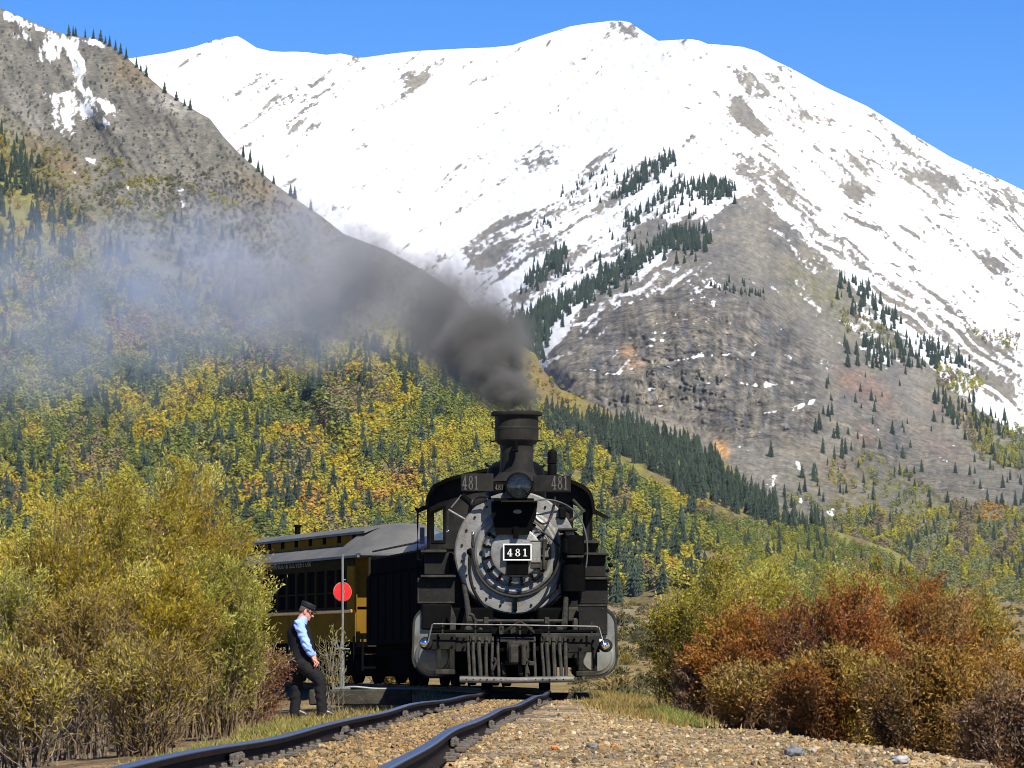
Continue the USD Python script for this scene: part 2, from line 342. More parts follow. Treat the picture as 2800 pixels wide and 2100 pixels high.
st = (1 - rz) * sL + rz * sR
big = (1 - rz) * unit(streak(PXp, PYp, -0.60, 70, 420, 27, 2)) + rz * unit(streak(PXp, PYp, 0.62, 55, 300, 28, 2))
base_s = snow_z(PXp, PYp)
snow = base_s - 0.16 * rz * (base_s > .8) * (PYp < 900) - 0.13 * np.clip(big, 0, 2) * (base_s > .6) + st * 0.175 + unit(N2(PXp / 7, PYp / 7, 23, 3)) * 0.115
ckn = lambda n_, lo: np.clip(1 - np.abs(n_ - 0.5) / lo, 0, 1)
lines = (1 - rz) * ckn(streak(PXp, PYp, -0.60, 55, 520, 81, 3), .016) + rz * ckn(streak(PXp, PYp, 0.64, 34, 260, 82, 3), .030)
patch_ = np.clip(unit(N2(PXp / 130, PYp / 90, 83, 3)) * .8 + .1 + .35 * rz, 0, 1)
snow = snow - (0.34 + .20 * rz) * lines * patch_ * (base_s > .6)
snow = np.where((PYp > 1000) & (base_s < .3), snow - 0.18 * np.clip((PYp - 1000) / 200, 0, 1), snow)
# thin snow ledges on the cliff
ledge = (streak(PXp, PYp, -0.10, 9, 130, 25, 3) - 0.5) * 2 + (streak(PXp, PYp, 1.9, 8, 80, 26, 2) - 0.5)
snow = snow + cliff_z(PXp, PYp) * np.clip(ledge - 0.50, 0, 1) * 2.6

g0 = np.array([.215, .196, .155]); g1 = np.array([.142, .135, .116]); tan = np.array([.25, .212, .140]); red = np.array([.29, .165, .11]); olive = np.array([.155, .150, .050]); blue = np.array([.12, .125, .14])
k = lambda z: np.clip(z, 0, 1)[..., None]
col = g1 + (g0 - g1) * k((N2(PXp / 90, PYp / 90, 31, 4) - 0.25) * 2)
col = col + (tan - col) * k((streak(PXp, PYp, 1.45, 30, 110, 32, 4) - 0.55) * 3) * k(cliff_z(PXp, PYp))
col = col + (blue - col) * k((streak(PXp, PYp, 1.5, 18, 80, 33, 4) - 0.57) * 5) * k(cliff_z(PXp, PYp)) * 0.8
col = col + (tan - col) * k((N2(PXp / 60, PYp / 30, 34, 4) - 0.52) * 3) * 0.55
col = col * (1 + (0.15 * np.clip(unit(streak(PXp, PYp, 1.50, 10, 60, 37, 4)), -2, 2) + 0.13 * np.clip(unit(streak(PXp, PYp, 0.08, 9, 60, 38, 4)), -2, 2) + .10 * unit(N2(PXp / 28, PYp / 24, 39, 2))) * cliff_z(PXp, PYp))[..., None]
red_z = zone([([(2260, 1010), (2330, 1000), (2420, 1060), (2470, 1140), (2440, 1140), (2370, 1090), (2300, 1060)], .8), ([(2340, 1160), (2400, 1160), (2390, 1230), (2340, 1230)], .7), ([(2480, 1070), (2640, 1100), (2680, 1150), (2540, 1120)], .7), ([(2480, 1160), (2600, 1200), (2700, 1290), (2560, 1250)], .55), ([(2330, 880), (2400, 930), (2500, 950), (2400, 950)], .5), ([(1985, 745), (2000, 745), (1990, 770)], 0)], 6)
ol_z = zone([([(2130, 700), (2230, 740), (2330, 830), (2320, 860), (2250, 830), (2160, 760)], .8), ([(2260, 830), (2420, 900), (2460, 960), (2330, 930)], .6), ([(2560, 1000), (2700, 1040), (2660, 1090), (2560, 1060)], .9), ([(2640, 900), (2790, 910), (2790, 960), (2680, 940)], .6), ([(2600, 1130), (2800, 1180), (2800, 1300), (2680, 1260)], .7),
              ([(2170, 1400), (2300, 1300), (2330, 1230), (2400, 1260), (2500, 1330), (2800, 1400), (2800, 1700), (2500, 1600), (2300, 1500)], .75), ([(2100, 1370), (2300, 1420), (2300, 1470), (2200, 1440)], .8), ([(2180, 1220), (2200, 1220), (2210, 1440), (2180, 1440)], .7)], 9)
br_z = zone([([(2230, 1260), (2330, 1250), (2360, 1330), (2260, 1350)], .8), ([(1930, 1100), (2060, 1100), (2060, 1130)], .3)], 9)
jit = N2(PXp / 16, PYp / 16, 35, 4)
col = col + (red - col) * k(red_z(PXp, PYp) * (0.4 + jit) - 0.12)
col = col + (olive - col) * k(ol_z(PXp, PYp) * (jit - 0.28) * 3.4)
col = col + (np.array([.20, .13, .055]) - col) * k(br_z(PXp, PYp) * jit * 1.4)
col = col + (np.array([.60, .34, .13]) - col) * k(zone([([(1952, 1212), (1968, 1203), (1988, 1222), (1990, 1258), (1970, 1246), (1958, 1232)], 1.0), ([(1698, 945), (1730, 942), (1742, 965), (1722, 985), (1700, 975)], .45), ([(1712, 990), (1760, 985), (1766, 1008), (1716, 1005)], .4)], 1.6)(PXp, PYp))
col = col * (0.62 + 0.8 * N2(PXp / 7, PYp / 7, 36, 3))[..., None]

def groundmat(name, snowy=True, bscale=0.11, bstr=0.7, bdist=5.0, sn=.64):
    n = {'c': ('attribute', dict(attribute='ground')), 's': ('attribute', dict(attribute='snow')), 'g': ('geometry', {}),
         'n1': ('noise_texture', dict(scale=bscale, detail=9, roughness=0.76)), 'n2': ('noise_texture', dict(scale=bscale * 2.2, detail=6, roughness=0.7)),
         'sa': ('math', dict(math_type='multiply_add', value2=0.95, value3=-0.475)), 'sb': ('math', dict(math_type='add')), 'sr': ('map_range', dict(from_min=0.47, from_max=0.535, clamp=True)),
         'cr': ('rgb_ramp', dict(ramp=[(0.3, (.42, .43, .46)), (0.5, (1, 1, 1)), (0.7, (1.6, 1.56, 1.48))])), 'cm': ('mix_color', dict(blend_type='multiply', fac=1.0, use_clamp_result=False)),
         'mix': ('mix_color', dict(b=(sn, sn * 1.01, sn * 1.03))), 'bs': ('map_range', dict(from_min=0, from_max=1, to_min=1.0, to_max=0.55)), 'b': ('bump', dict(distance=bdist)), 'p': ('principled_bsdf', dict(roughness=0.85, specular_ior_level=0.2))}
    n |= {'cz': ('attribute', dict(attribute='crag')), 'm4': ('vector_math', dict(math_type='multiply', vector2=(.16, .16, .032))), 'n4': ('noise_texture', dict(scale=1.0, detail=7, roughness=0.7)), 'm5': ('vector_math', dict(math_type='multiply', vector2=(.02, .02, .11))), 'n5': ('noise_texture', dict(scale=1.0, detail=6, roughness=0.65)),
          'r4': ('rgb_ramp', dict(ramp=[(.36, (.34, .35, .38)), (.46, (.85, .85, .86)), (.55, (1.05, 1.03, 1.0)), (.66, (1.65, 1.58, 1.45))])), 'r5': ('rgb_ramp', dict(ramp=[(.36, (.5, .5, .52)), (.46, (.95, .95, .95)), (.6, (1.12, 1.1, 1.08))])), 'x4': ('mix_color', dict(blend_type='multiply', use_clamp_result=False)), 'x5': ('mix_color', dict(blend_type='multiply', use_clamp_result=False)), 'h4': ('math', dict(math_type='multiply')), 'h5': ('math', dict(math_type='multiply_add', value2=1.6))}
    l = [('g.position', 'm4.vector1'), ('m4.vector', 'n4.vector'), ('g.position', 'm5.vector1'), ('m5.vector', 'n5.vector'), ('n4.fac', 'r4.fac'), ('n5.fac', 'r5.fac'), ('cz.fac', 'x4.fac'), ('cz.fac', 'x5.fac'), ('cm.result', 'x4.a'), ('r4.color', 'x4.b'), ('x4.result', 'x5.a'), ('r5.color', 'x5.b'),
         ('n4.fac', 'h4.value1'), ('cz.fac', 'h4.value2'), ('h4.value', 'h5.value1'), ('n1.fac', 'h5.value3'),
         ('g.position', 'n1.vector'), ('g.position', 'n2.vector'), ('n2.fac', 'sa.value1'), ('s.fac', 'sb.value1'), ('sa.value', 'sb.value2'), ('sb.value', 'sr.value'),
         ('n1.fac', 'cr.fac'), ('c.color', 'cm.a'), ('cr.color', 'cm.b'), ('x5.result', 'mix.a'), ('sr.result', 'mix.fac'), ('mix.result', 'p.base_color'),
         ('sr.result', 'bs.value'), ('bs.result', 'b.strength'), ('h5.value', 'b.height'), ('b.normal', 'p.normal')]
    return usdkit.material(stage, '/World/Looks/' + name, n, l, surface='p.BSDF')
m_mt = groundmat('mountain_ground')
obj('mountain', (V, F), m_mt, smooth=True, kind='structure', label='snow covered mountain with a grey cliff and stony slopes below', extra={'ground': col.reshape(-1, 3), 'snow': snow.ravel(), 'crag': np.clip(cliff_z(PXp, PYp) + .35 * np.clip((PYp - 560) / 200, 0, 1), 0, 1).ravel()})

# ---- the autumn hillside on the left, running down behind the train to the right
hl_ridge = [(-2600, -200), (-300, -60), (0, 22), (70, 52), (150, 86), (200, 98), (270, 106), (310, 130), (350, 160), (400, 205), (440, 240), (490, 275), (530, 300), (575, 325), (610, 372), (650, 415), (700, 460), (755, 506), (820, 552), (880, 592), (940, 640), (1060, 685), (1150, 735), (1250, 800),
            (1330, 880), (1370, 925), (1400, 937), (1430, 947), (1465, 968), (1485, 1012), (1530, 1062), (1620, 1102), (1700, 1138), (1760, 1182), (1850, 1212), (1920, 1240), (1980, 1262), (2023, 1300), (2088, 1369), (2170, 1418), (2224, 1436), (2360, 1474), (2468, 1517), (2522, 1570), (2631, 1610), (2800, 1680), (3000, 1730), (5400, 1760)]
hl_base = [(-2600, 1830), (2500, 1830), (2800, 1830), (5400, 1830)]
hl_depth = [(-700, 0, 3600), (0, 22, 3500), (270, 106, 3350), (575, 325, 3050), (880, 592, 2800), (1250, 800, 2650), (1470, 980, 2600), (1760, 1182, 2500), (2023, 1300, 2400), (2224, 1436, 2250), (2522, 1570, 2100), (2800, 1680, 2000), (3400, 1720, 2000),
            (0, 500, 2900), (400, 600, 2700), (-700, 700, 2900), (0, 1000, 2250), (500, 1000, 2250), (1000, 1000, 2200), (1400, 1250, 2050), (0, 1400, 1850), (700, 1400, 1850), (1200, 1450, 1800), (1700, 1450, 1850), (2100, 1500, 1950), (-700, 1400, 1900),
            (0, 1640, 1560), (1000, 1640, 1560), (1700, 1640, 1560), (2300, 1650, 1650), (2800, 1720, 1800), (1400, 1830, 1300), (0, 1830, 1300), (2800, 1830, 1450), (3400, 1830, 1500), (-700, 1830, 1300)]
tal_z = zone([([(-600, -80), (3400, -80), (3400, 700), (1500, 900), (1000, 880), (700, 800), (330, 660), (200, 560), (120, 430), (0, 370), (-600, 250)], 1.0)], 10)
def hl_relief(PX, PY, D):
    big = (streak(PX, PY, 0.95, 140, 500, 41) - 0.5) * 170 + (streak(PX, PY, 0.95, 45, 200, 42) - 0.5) * 34
    t = tal_z(PX, PY)
    return big * 0.8 + t * ((streak(PX, PY, 1.1, 18, 80, 43) - 0.5) * 16) + (N2(PX / 14, PY / 14, 44, 3) - 0.5) * 12
hx = cols()
V, F, PX, PY, hl_place, back = landform(hx, hl_ridge, hl_base, hl_depth, 330, hl_relief, smooth=0.002)
PXp, PYp = pad(PX, back), pad(PY, back)
hsnow_z = zone([([(118, 100), (150, 92), (172, 110), (165, 165), (118, 172), (95, 168), (105, 140)], .62), ([(150, 92), (205, 98), (235, 180), (225, 225), (205, 222), (190, 160), (160, 110)], .66), ([(215, 220), (265, 250), (340, 315), (290, 312), (240, 270), (195, 230)], .55),
                ([(105, 250), (200, 248), (280, 310), (225, 330), (195, 350), (215, 368), (162, 382), (140, 345), (130, 290)], .57), ([(265, 320), (290, 318), (320, 350), (290, 352)], .56), ([(225, 430), (262, 430), (264, 455), (235, 450)], .58), ([(210, 100), (270, 106), (300, 125), (280, 135), (215, 115)], .64),
                ([(0, 22), (70, 52), (140, 82), (200, 100), (190, 112), (110, 90), (0, 50)], .57), ([(30, 95), (90, 90), (95, 110), (40, 108)], .5), ([(195, 465), (225, 480), (205, 490)], .55), ([(485, 500), (505, 510), (515, 580), (495, 570)], .5), ([(340, 500), (355, 505), (350, 540), (340, 525)], .5), ([(585, 885), (600, 880), (598, 900)], .6)], 1.6)
scree_z = zone([([(375, 245), (450, 248), (560, 318), (500, 318), (420, 290)], .8), ([(0, 200), (60, 240), (120, 340), (150, 390), (100, 360), (30, 290)], .45), ([(55, 300), (110, 340), (160, 420), (110, 390)], .6), ([(720, 480), (870, 585), (850, 590), (720, 500)], .6)], 4)
brn_z = zone([([(330, 130), (420, 190), (480, 260), (330, 240), (280, 180)], .6), ([(60, 350), (200, 420), (270, 500), (200, 520), (90, 420)], .8), ([(600, 440), (760, 520), (880, 600), (820, 610), (640, 500)], .7), ([(1400, 950), (1480, 1020), (1620, 1110), (1700, 1150), (1580, 1130), (1420, 1060)], 1.0), ([(1500, 1300), (1600, 1280), (1650, 1340), (1520, 1330)], .7), ([(1650, 1360), (1700, 1380), (1900, 1480), (1860, 1500), (1700, 1440)], .6), ([(1880, 1500), (1990, 1520), (2030, 1560), (1900, 1570)], .9), ([(1930, 1360), (2060, 1400), (2180, 1450), (2150, 1460), (2000, 1420)], .7), ([(420, 820), (500, 870), (580, 960), (540, 960), (420, 860)], .5)], 6)
med_z = zone([([(1600, 1690), (1640, 1640), (1700, 1630), (1850, 1625), (2100, 1660), (2100, 1830), (1600, 1830)], 1.0), ([(2500, 1640), (2620, 1615), (2700, 1640), (2820, 1640), (3400, 1660), (3400, 1830), (2400, 1830)], 1.0)], 5)
talus = np.array([.195, .180, .140]); dark = np.array([.110, .104, .084]); under = np.array([.20, .185, .045]); scr = np.array([.42, .39, .34]); brn = np.array([.21, .145, .06]); mead = np.array([.165, .118, .043])
t = tal_z(PXp, PYp)
col = under + (np.array([.17, .13, .05]) - under) * k((N2(PXp / 50, PYp / 50, 45, 3) - 0.4) * 3)
tcol = dark + (talus - dark) * k((N2(PXp / 26, PYp / 40, 46, 4) - 0.22) * 2.0)
col = col + (tcol - col) * k(t)
col = col + (scr - col) * k(scree_z(PXp, PYp) * (0.5 + N2(PXp / 10, PYp / 10, 47, 3)) - 0.1)
col = col + (brn - col) * k(brn_z(PXp, PYp) * (0.45 + N2(PXp / 12, PYp / 12, 48, 3)) - 0.1)
col = col + (mead - col) * k(med_z(PXp, PYp))
col = col * (0.8 + 0.42 * N2(PXp / 7, PYp / 7, 49, 2))[..., None]
hs_ = hsnow_z(PXp, PYp)
snow = np.where(hs_ > 0.02, hs_ + .03 + unit(streak(PXp, PYp, 1.25, 8, 46, 50, 3)) * .13 + unit(N2(PXp / 6, PYp / 8, 53, 3)) * .10, -.3)
snow = snow + np.where((PYp < 930) & (PYp > 60), np.clip(N2(PXp / 9, PYp / 14, 51, 2) - 0.86, 0, 1) * 8, 0) * (t > 0.02)
m_hl = groundmat('hillside_ground', bscale=0.2, bdist=3.0)
obj('hillside', (V, F), m_hl, smooth=True, kind='structure', label='autumn hillside of grey scree above golden aspen woods', extra={'ground': col.reshape(-1, 3), 'snow': snow.ravel(), 'crag': (t * .35).ravel()})

# ---- the valley floor and the railway bank, one sheet out to the hills
TRACK_Y = np.array([-40, 6, 10, 16, 24, 32, 40, 48, 56, 62, 68, 74, 80, 86, 92, 100, 112, 130])
TRACK_X = np.array([-1.25, -1.12, -1.08, -1.0, -.86, -.71, -.52, -.27, -.05, .07, .02, -.62, -1.75, -3.45, -5.4, -8.3, -13.6, -24.0])
_tx = CubicSpline(TRACK_Y, TRACK_X)
def track_x(y): y = np.asarray(y, float); return np.where(y > 130, -24 - (y - 130) * 0.62, _tx(np.clip(y, -40, 130)))
def railtop(y, side):
    """Height of a railhead: old track, dipping a little between joints."""
    y = np.asarray(y, float)
    return np.where(y < 66, 0.009 * np.sin(y * 0.52 + side) + 0.009 * np.sin(y * 0.23 + 2 * side) - 0.002, 0.0)
def ground_z(x, y, rough=True):
    x, y = np.broadcast_arrays(np.asarray(x, float), np.asarray(y, float))
    dx = x - track_x(y)
    z = np.full(x.shape, -0.125)
    sh_r = np.interp(y, [10, 25, 38, 50, 70, 120], [3.75, 3.55, 2.75, 2.2, 2.0, 2.0])
    z = z - 0.10 * np.clip((dx - 0.9) / 1.6, 0, 1) * np.interp(y, [20, 45, 60], [0.4, .9, 1.0])
    z = z - 0.55 * np.clip((dx - sh_r) / 1.4, 0, 1) ** 1.0
    z = z - 0.20 * np.clip((-dx - 0.75) / 0.9, 0, 1) - 0.16 * np.clip((-dx - 1.9) / 2.0, 0, 1)
    far = np.clip(y - 85, 0, None)
    z = z + far * 0.0158 * np.clip(far / 160, 0, 1) + 0.4 * np.clip(far / 300, 0, 1) * (N2(x / 30, y / 60, 61, 3) - 0.5) * np.clip(far / 60, 0, 8)
    if rough:
        near = np.clip((75 - y) / 20, 0, 1)
        z = z + near * ((N2(x / 0.55, y / 0.9, 62, 3) - 0.5) * 0.055 + (N2(x / 0.13, y / 0.2, 63, 2) - 0.5) * 0.022) + (1 - near) * (N2(x / 1.5, y / 2.5, 64, 3) - 0.5) * 0.22
        tie = np.exp(-((dx) / 1.1) ** 4)
        z = z - 0.012 * tie * (y < 66)
    return z
gx = np.r_[-np.geomspace(7.0, 3200, 56)[::-1], np.arange(-6.9, 6.95, 0.075), np.geomspace(7.0, 3200, 56)]
gy = np.r_[np.linspace(-120, 11, 30)[:-1], np.arange(11, 66, 0.14), np.geomspace(66, 2600, 170)]
GXX, GYY = np.meshgrid(gx, gy)
Z = ground_z(GXX, GYY)
V = np.stack([GXX, GYY, Z], -1).reshape(-1, 3)
dx = GXX - track_x(GYY)
grav = np.array([.26, .19, .098]); gravr = np.array([.24, .135, .055]); dirt = np.array([.14, .095, .045]); grass = np.array([.22, .16, .06]); mead = np.array([.165, .118, .043]); green = np.array([.16, .19, .045]); gry = np.array([.21, .185, .155])
a = k((N2(GXX / 0.6, GYY / 1.1, 65, 3) - 0.3) * 2)
col = grav + (gravr - grav) * k(np.exp(-(dx / 0.62) ** 4) * 1.0)
col = col * (0.62 + 0.75 * a)
left = k((-dx - 0.85) / 0.5) ; col = col + (dirt * (0.7 + 0.6 * a) - col) * left
col = col * (1 - 0.55 * k((GYY - 58) / 4) * k((1.5 - np.abs(dx)) / .5))  # ground darkened under the train, its shade put into the colour
rightg = k((dx - 1.3) / 0.4 * np.clip((GYY - 42) / 8, 0, 1)); col = col + (grass * (0.7 + 0.6 * a) - col) * rightg * 0.75
farm = k((GYY - 70) / 25); col = col + (mead * (0.7 + 0.6 * k(N2(GXX / 6, GYY / 18, 66, 4))) - col) * farm
col = col + (gry - col) * k((N2(GXX / 60, GYY / 160, 67, 3) - 0.6) * 5 * (GYY > 150)) * 0.6
n = {'c': ('attribute', dict(attribute='ground')), 'g': ('geometry', {}), 'v': ('voronoi_texture', dict(scale=26.0, randomness=1.0)), 'n1': ('noise_texture', dict(scale=9.0, detail=8, roughness=0.7)),
     'hv': ('rgb_to_bw', {}), 'cr': ('map_range', dict(from_min=0.1, from_max=0.9, to_min=0.45, to_max=1.5)), 'nr': ('map_range', dict(from_min=0.3, from_max=0.7, to_min=0.6, to_max=1.4)), 'mm': ('math', dict(math_type='multiply')),
     'm0': ('math', dict(math_type='multiply')), 'n3': ('noise_texture', dict(scale=.35, detail=7, roughness=0.75)), 'n3r': ('map_range', dict(from_min=0.32, from_max=0.68, to_min=0.55, to_max=1.45)), 'sc': ('vector_math', dict(math_type='scale')), 'b': ('bump', dict(strength=0.9, distance=0.03)), 'p': ('principled_bsdf', dict(roughness=0.9, specular_ior_level=0.2))}
l = [('g.position', 'v.vector'), ('g.position', 'n1.vector'), ('v.color', 'hv.color'), ('hv.val', 'cr.value'), ('n1.fac', 'nr.value'), ('cr.result', 'm0.value1'), ('nr.result', 'm0.value2'), ('g.position', 'n3.vector'), ('n3.fac', 'n3r.value'), ('m0.value', 'mm.value1'), ('n3r.result', 'mm.value2'),
     ('c.color', 'sc.vector1'), ('mm.value', 'sc.scale'), ('sc.vector', 'p.base_color'), ('n1.fac', 'b.height'), ('b.normal', 'p.normal')]
m_gr = usdkit.material(stage, '/World/Looks/valley_ground', n, l, surface='p.BSDF')
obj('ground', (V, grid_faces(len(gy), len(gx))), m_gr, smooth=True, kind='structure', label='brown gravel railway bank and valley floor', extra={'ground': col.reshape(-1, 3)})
# ================================================================= trees on the slopes
def conifer_mesh(rng, tiers=9, pts=9, slim=0.17):
    """Ragged skirts of boughs round a thin trunk; one unit tall."""
    v, f = [], []
    for t in range(tiers):
        a = t / tiers
        z0 = 0.06 + 0.90 * a ** 0.92
        r = slim * (1 - a) ** 0.85 * rng.uniform(0.82, 1.2) + 0.012
        zt = z0 + (0.10 + 0.14 * (1 - a)) * rng.uniform(0.9, 1.2)
        ph = rng.uniform(0, 6.28)
        n0 = len(v)
        ox, oy = rng.normal(0, 0.008, 2)
        v.append((ox, oy, min(zt, 1.0)))
        for k in range(pts * 2):
            rr = r * (rng.uniform(0.85, 1.25) if k % 2 == 0 else rng.uniform(0.45, 0.65))
            th = ph + k * math.pi / pts
            v.append((ox + rr * math.cos(th), oy + rr * math.sin(th), z0 - (0.03 if k % 2 == 0 else -0.015) + rng.normal(0, 0.008)))
        for k in range(pts * 2):
            f.append((n0, n0 + 1 + k, n0 + 1 + (k + 1) % (pts * 2)))
    return np.array(v), np.array(f)

def aspen_mesh(rng, n=70, h=1.0, w=0.24):
    """A pale trunk under a loose crown of leaf clumps; one unit tall."""
    v, f, tint = [], [], []
    for _ in range(n):
        z = rng.uniform(0.22, 1.0)
        prof = w * math.sin(math.pi * min(1, (1.04 - z) / 0.86) ** 0.75) ** 0.7
        th, rr = rng.uniform(0, 6.28), prof * math.sqrt(rng.uniform(0.15, 1.0))
        c = np.array([rr * math.cos(th), rr * math.sin(th), z])
        d = np.array([math.cos(th) * 0.7, math.sin(th) * 0.7, 0.75]) + rng.normal(0, 0.45, 3); d /= np.linalg.norm(d)
        a = np.cross(d, rng.normal(0, 1, 3)); a /= np.linalg.norm(a); b = np.cross(d, a)
        s = rng.uniform(0.045, 0.085)
        n0 = len(v)
        for p_, q_ in ((-1, -.6), (.3, -1), (1, .5), (-.4, 1)):
            v.append(c + a * s * p_ + b * s * q_); tint.append(rng.uniform(0.85, 1.15) if p_ == -1 else tint[-1] if n0 < len(v) - 1 else 1)
        f += [(n0, n0 + 1, n0 + 2), (n0, n0 + 2, n0 + 3)]
    return np.array(v), np.array(f), np.array(tint)

m_con = leafmat('conifer_needles', trans=0.08, rough=0.75, spec=0.15, randv=0.3)
m_asp = leafmat('aspen_leaves', trans=0.34, rough=0.7, spec=0.08, randv=0.10)
m_bark = pmat('conifer_bark', (.09, .065, .045), 0.9)
m_abark = pmat('aspen_bark', (.45, .42, .35), 0.8)
cr = np.random.default_rng(11)
con_protos = [conifer_mesh(cr, 8 + i % 3, 8, s) for i, s in enumerate((0.17, 0.21, 0.155, 0.19))]
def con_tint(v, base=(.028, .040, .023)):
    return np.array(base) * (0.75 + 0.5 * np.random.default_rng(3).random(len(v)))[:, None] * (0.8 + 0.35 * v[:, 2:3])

def pick(polys, n, rng, place, gap=0.0):
    """n pixels inside the polygons (polygon, weight), with the ground place of each."""
    out = []
    w = np.array([sg.Polygon(p).buffer(0).area * wt for p, wt in polys]); w /= w.sum()
    for (p, wt), k_ in zip(polys, rng.multinomial(n, w)):
        poly = sg.Polygon(p).buffer(0); x0, y0, x1, y1 = poly.bounds; got = 0
        while got < k_:
            x, y = rng.uniform(x0, x1, 4 * k_ + 8), rng.uniform(y0, y1, 4 * k_ + 8)
            ok = np.nonzero(shapely.contains_xy(poly, x, y))[0][:k_ - got]
            out.append(np.stack([x[ok], y[ok]], 1)); got += len(ok)
    q = np.vstack(out)
    return q, place(q[:, 0], q[:, 1])

# ---- aspens: the golden woods that read as one mass
ar = np.random.default_rng(21)
asp_zone = [([(-60, 360), (0, 370), (120, 430), (200, 560), (260, 700), (-60, 700)], 0.45), ([(-60, 700), (260, 700), (400, 760), (700, 850), (880, 950), (-60, 1000)], 0.8), ([(-60, 1000), (880, 950), (1050, 1000), (1390, 1080), (1480, 1120), (1500, 1500), (1400, 1560), (-60, 1560)], 1.25), ([(-60, 1560), (1500, 1560), (1520, 1690), (-60, 1690)], .8),
            ([(1480, 1130), (1600, 1220), (1800, 1350), (1950, 1400), (1950, 1640), (1600, 1650), (1480, 1560)], 1.35), ([(1950, 1400), (2060, 1440), (2230, 1450), (2400, 1510), (2530, 1590), (2620, 1620), (2600, 1660), (1950, 1650)], 1.9)]
q, pos = pick(asp_zone, 26000, ar, hl_place)
x, y = q.T
bare = zone([([(1900, 1500), (1990, 1520), (2030, 1565), (1890, 1570)], 1), ([(1500, 1305), (1590, 1290), (1640, 1340), (1520, 1330)], 1), ([(1650, 1370), (1700, 1385), (1860, 1480), (1800, 1480)], .8), ([(1640, 1630), (1830, 1610), (2000, 1660), (1600, 1700)], 1), ([(440, 830), (500, 870), (560, 950), (530, 940)], 1), ([(0, 1250), (60, 1290), (110, 1350), (70, 1340), (0, 1280)], 1)], 2)
keep = bare(x, y) < 0.5
keep &= ~((y < 720) & (N2(x / 60, y / 60, 71, 3) < 0.5))
q, pos, x, y = q[keep], pos[keep], x[keep], y[keep]
c1, c2, c3 = N2(x / 85, y / 60, 72, 2), N2(x / 55, y / 55, 73, 3), N2(x / 130, y / 100, 74, 2)
hot = zone([([(620, 1340), (760, 1300), (1000, 1330), (1100, 1400), (900, 1440), (640, 1430)], .20), ([(470, 990), (600, 960), (640, 1080), (520, 1060)], .12), ([(300, 870), (400, 850), (440, 960), (310, 970)], .16), ([(0, 400), (160, 480), (200, 600), (0, 650)], .1), ([(860, 1000), (960, 1020), (1060, 1090), (1000, 1120)], .17), ([(2060, 1490), (2130, 1500), (2190, 1560), (2180, 1580), (2090, 1550)], .35), ([(1990, 1440), (2100, 1470), (2170, 1500), (2080, 1500)], .14), ([(540, 900), (700, 880), (720, 960), (560, 960)], .14)], 8)
grn = zone([([(2180, 1450), (2330, 1480), (2500, 1560), (2600, 1620), (2300, 1580)], .16), ([(-60, 950), (250, 950), (300, 1200), (-60, 1300)], .06), ([(600, 950), (800, 960), (800, 1040), (620, 1030)], .1)], 8)
score = c1 + hot(x, y) * 1.6 - grn(x, y)
typ = np.where(score > 0.80, 4, np.where(score > 0.64, 3, np.where(score > 0.49, 2, np.where(score > 0.38, 1, 0))))
typ = np.where(c2 > 0.70, 5, typ); typ = np.where((c3 > 0.66) & (ar.random(len(x)) < 0.6), 6, typ)
flip = ar.random(len(x)) < 0.12; typ[flip] = ar.choice([0, 1, 1, 2, 2, 5], flip.sum())
tints = [(.155, .180, .042), (.230, .228, .036), (.300, .268, .032), (.380, .300, .030), (.360, .220, .045), (.185, .195, .075), (.200, .160, .080), (.135, .130, .098)]
protos = []
for i, tcol in enumerate(tints):
    for j in range(2):
        v_, f_, t_ = aspen_mesh(ar)
        protos.append(((v_, f_), m_asp, False, {'tint': np.array(tcol) * t_[:, None] * np.array([1, 1 + ar.normal(0, .04), 1])}))
n_ = len(x)
hgt = ar.uniform(4.0, 7.2, n_) * (0.8 + 0.5 * N2(x / 90, y / 90, 75, 2))
hgt = np.where(y < 720, hgt * 0.75, hgt)
hgt = np.where(x > 1950, hgt * 0.72, hgt)
scl = np.stack([hgt * ar.uniform(1.0, 1.45, n_), hgt * ar.uniform(1.0, 1.45, n_), hgt], 1)
scatter('aspen_wood', protos, typ * 2 + ar.integers(0, 2, n_), pos - np.array([0, 0, 0.6]), ar.uniform(0, 6.28, n_), scl, 'golden and green aspen wood covering the lower hillside', 'aspen wood')

q, pos = pick([([(-40, 60), (60, 80), (270, 120), (420, 240), (600, 380), (760, 520), (860, 600), (640, 560), (300, 600), (200, 520), (60, 380), (-40, 330)], .55), ([(-40, 330), (60, 380), (200, 520), (330, 640), (300, 760), (-40, 420)], 1.0), ([(250, 520), (450, 480), (640, 470), (850, 600), (1000, 700), (1350, 930), (1390, 1080), (1100, 1000), (700, 840), (330, 660)], 1.0), ([(1390, 950), (1480, 1020), (1620, 1110), (1760, 1190), (1600, 1200), (1480, 1120), (1390, 1080)], .5)], 3900, ar, hl_place)
x, y = q.T; n_ = len(x); typ = np.where(N2(x / 50, y / 50, 77, 3) > .56, 2, np.where(ar.random(n_) < .5, 5, 6)); typ = np.where((x > 1380) & (ar.random(n_) < .6), 3, typ); up_ = y < 330 + x * .34; typ = np.where(up_ & (x < 1000), np.where(ar.random(n_) < .75, 7, 6), typ)
snowy = hsnow_z(x, y) > .3; keep = ~snowy; x, y, pos, typ, up_ = x[keep], y[keep], pos[keep], typ[keep], up_[keep]; n_ = len(x)
hgt = ar.uniform(1.6, 4.2, n_) * np.where(up_, .72, 1)
scatter('scrub', protos, typ * 2 + ar.integers(0, 2, n_), pos - np.array([0, 0, 0.5]), ar.uniform(0, 6.28, n_), np.stack([hgt * 1.7, hgt * 1.7, hgt], 1), 'grey green and rusty scrub on the open slope above the aspens', 'scrub')

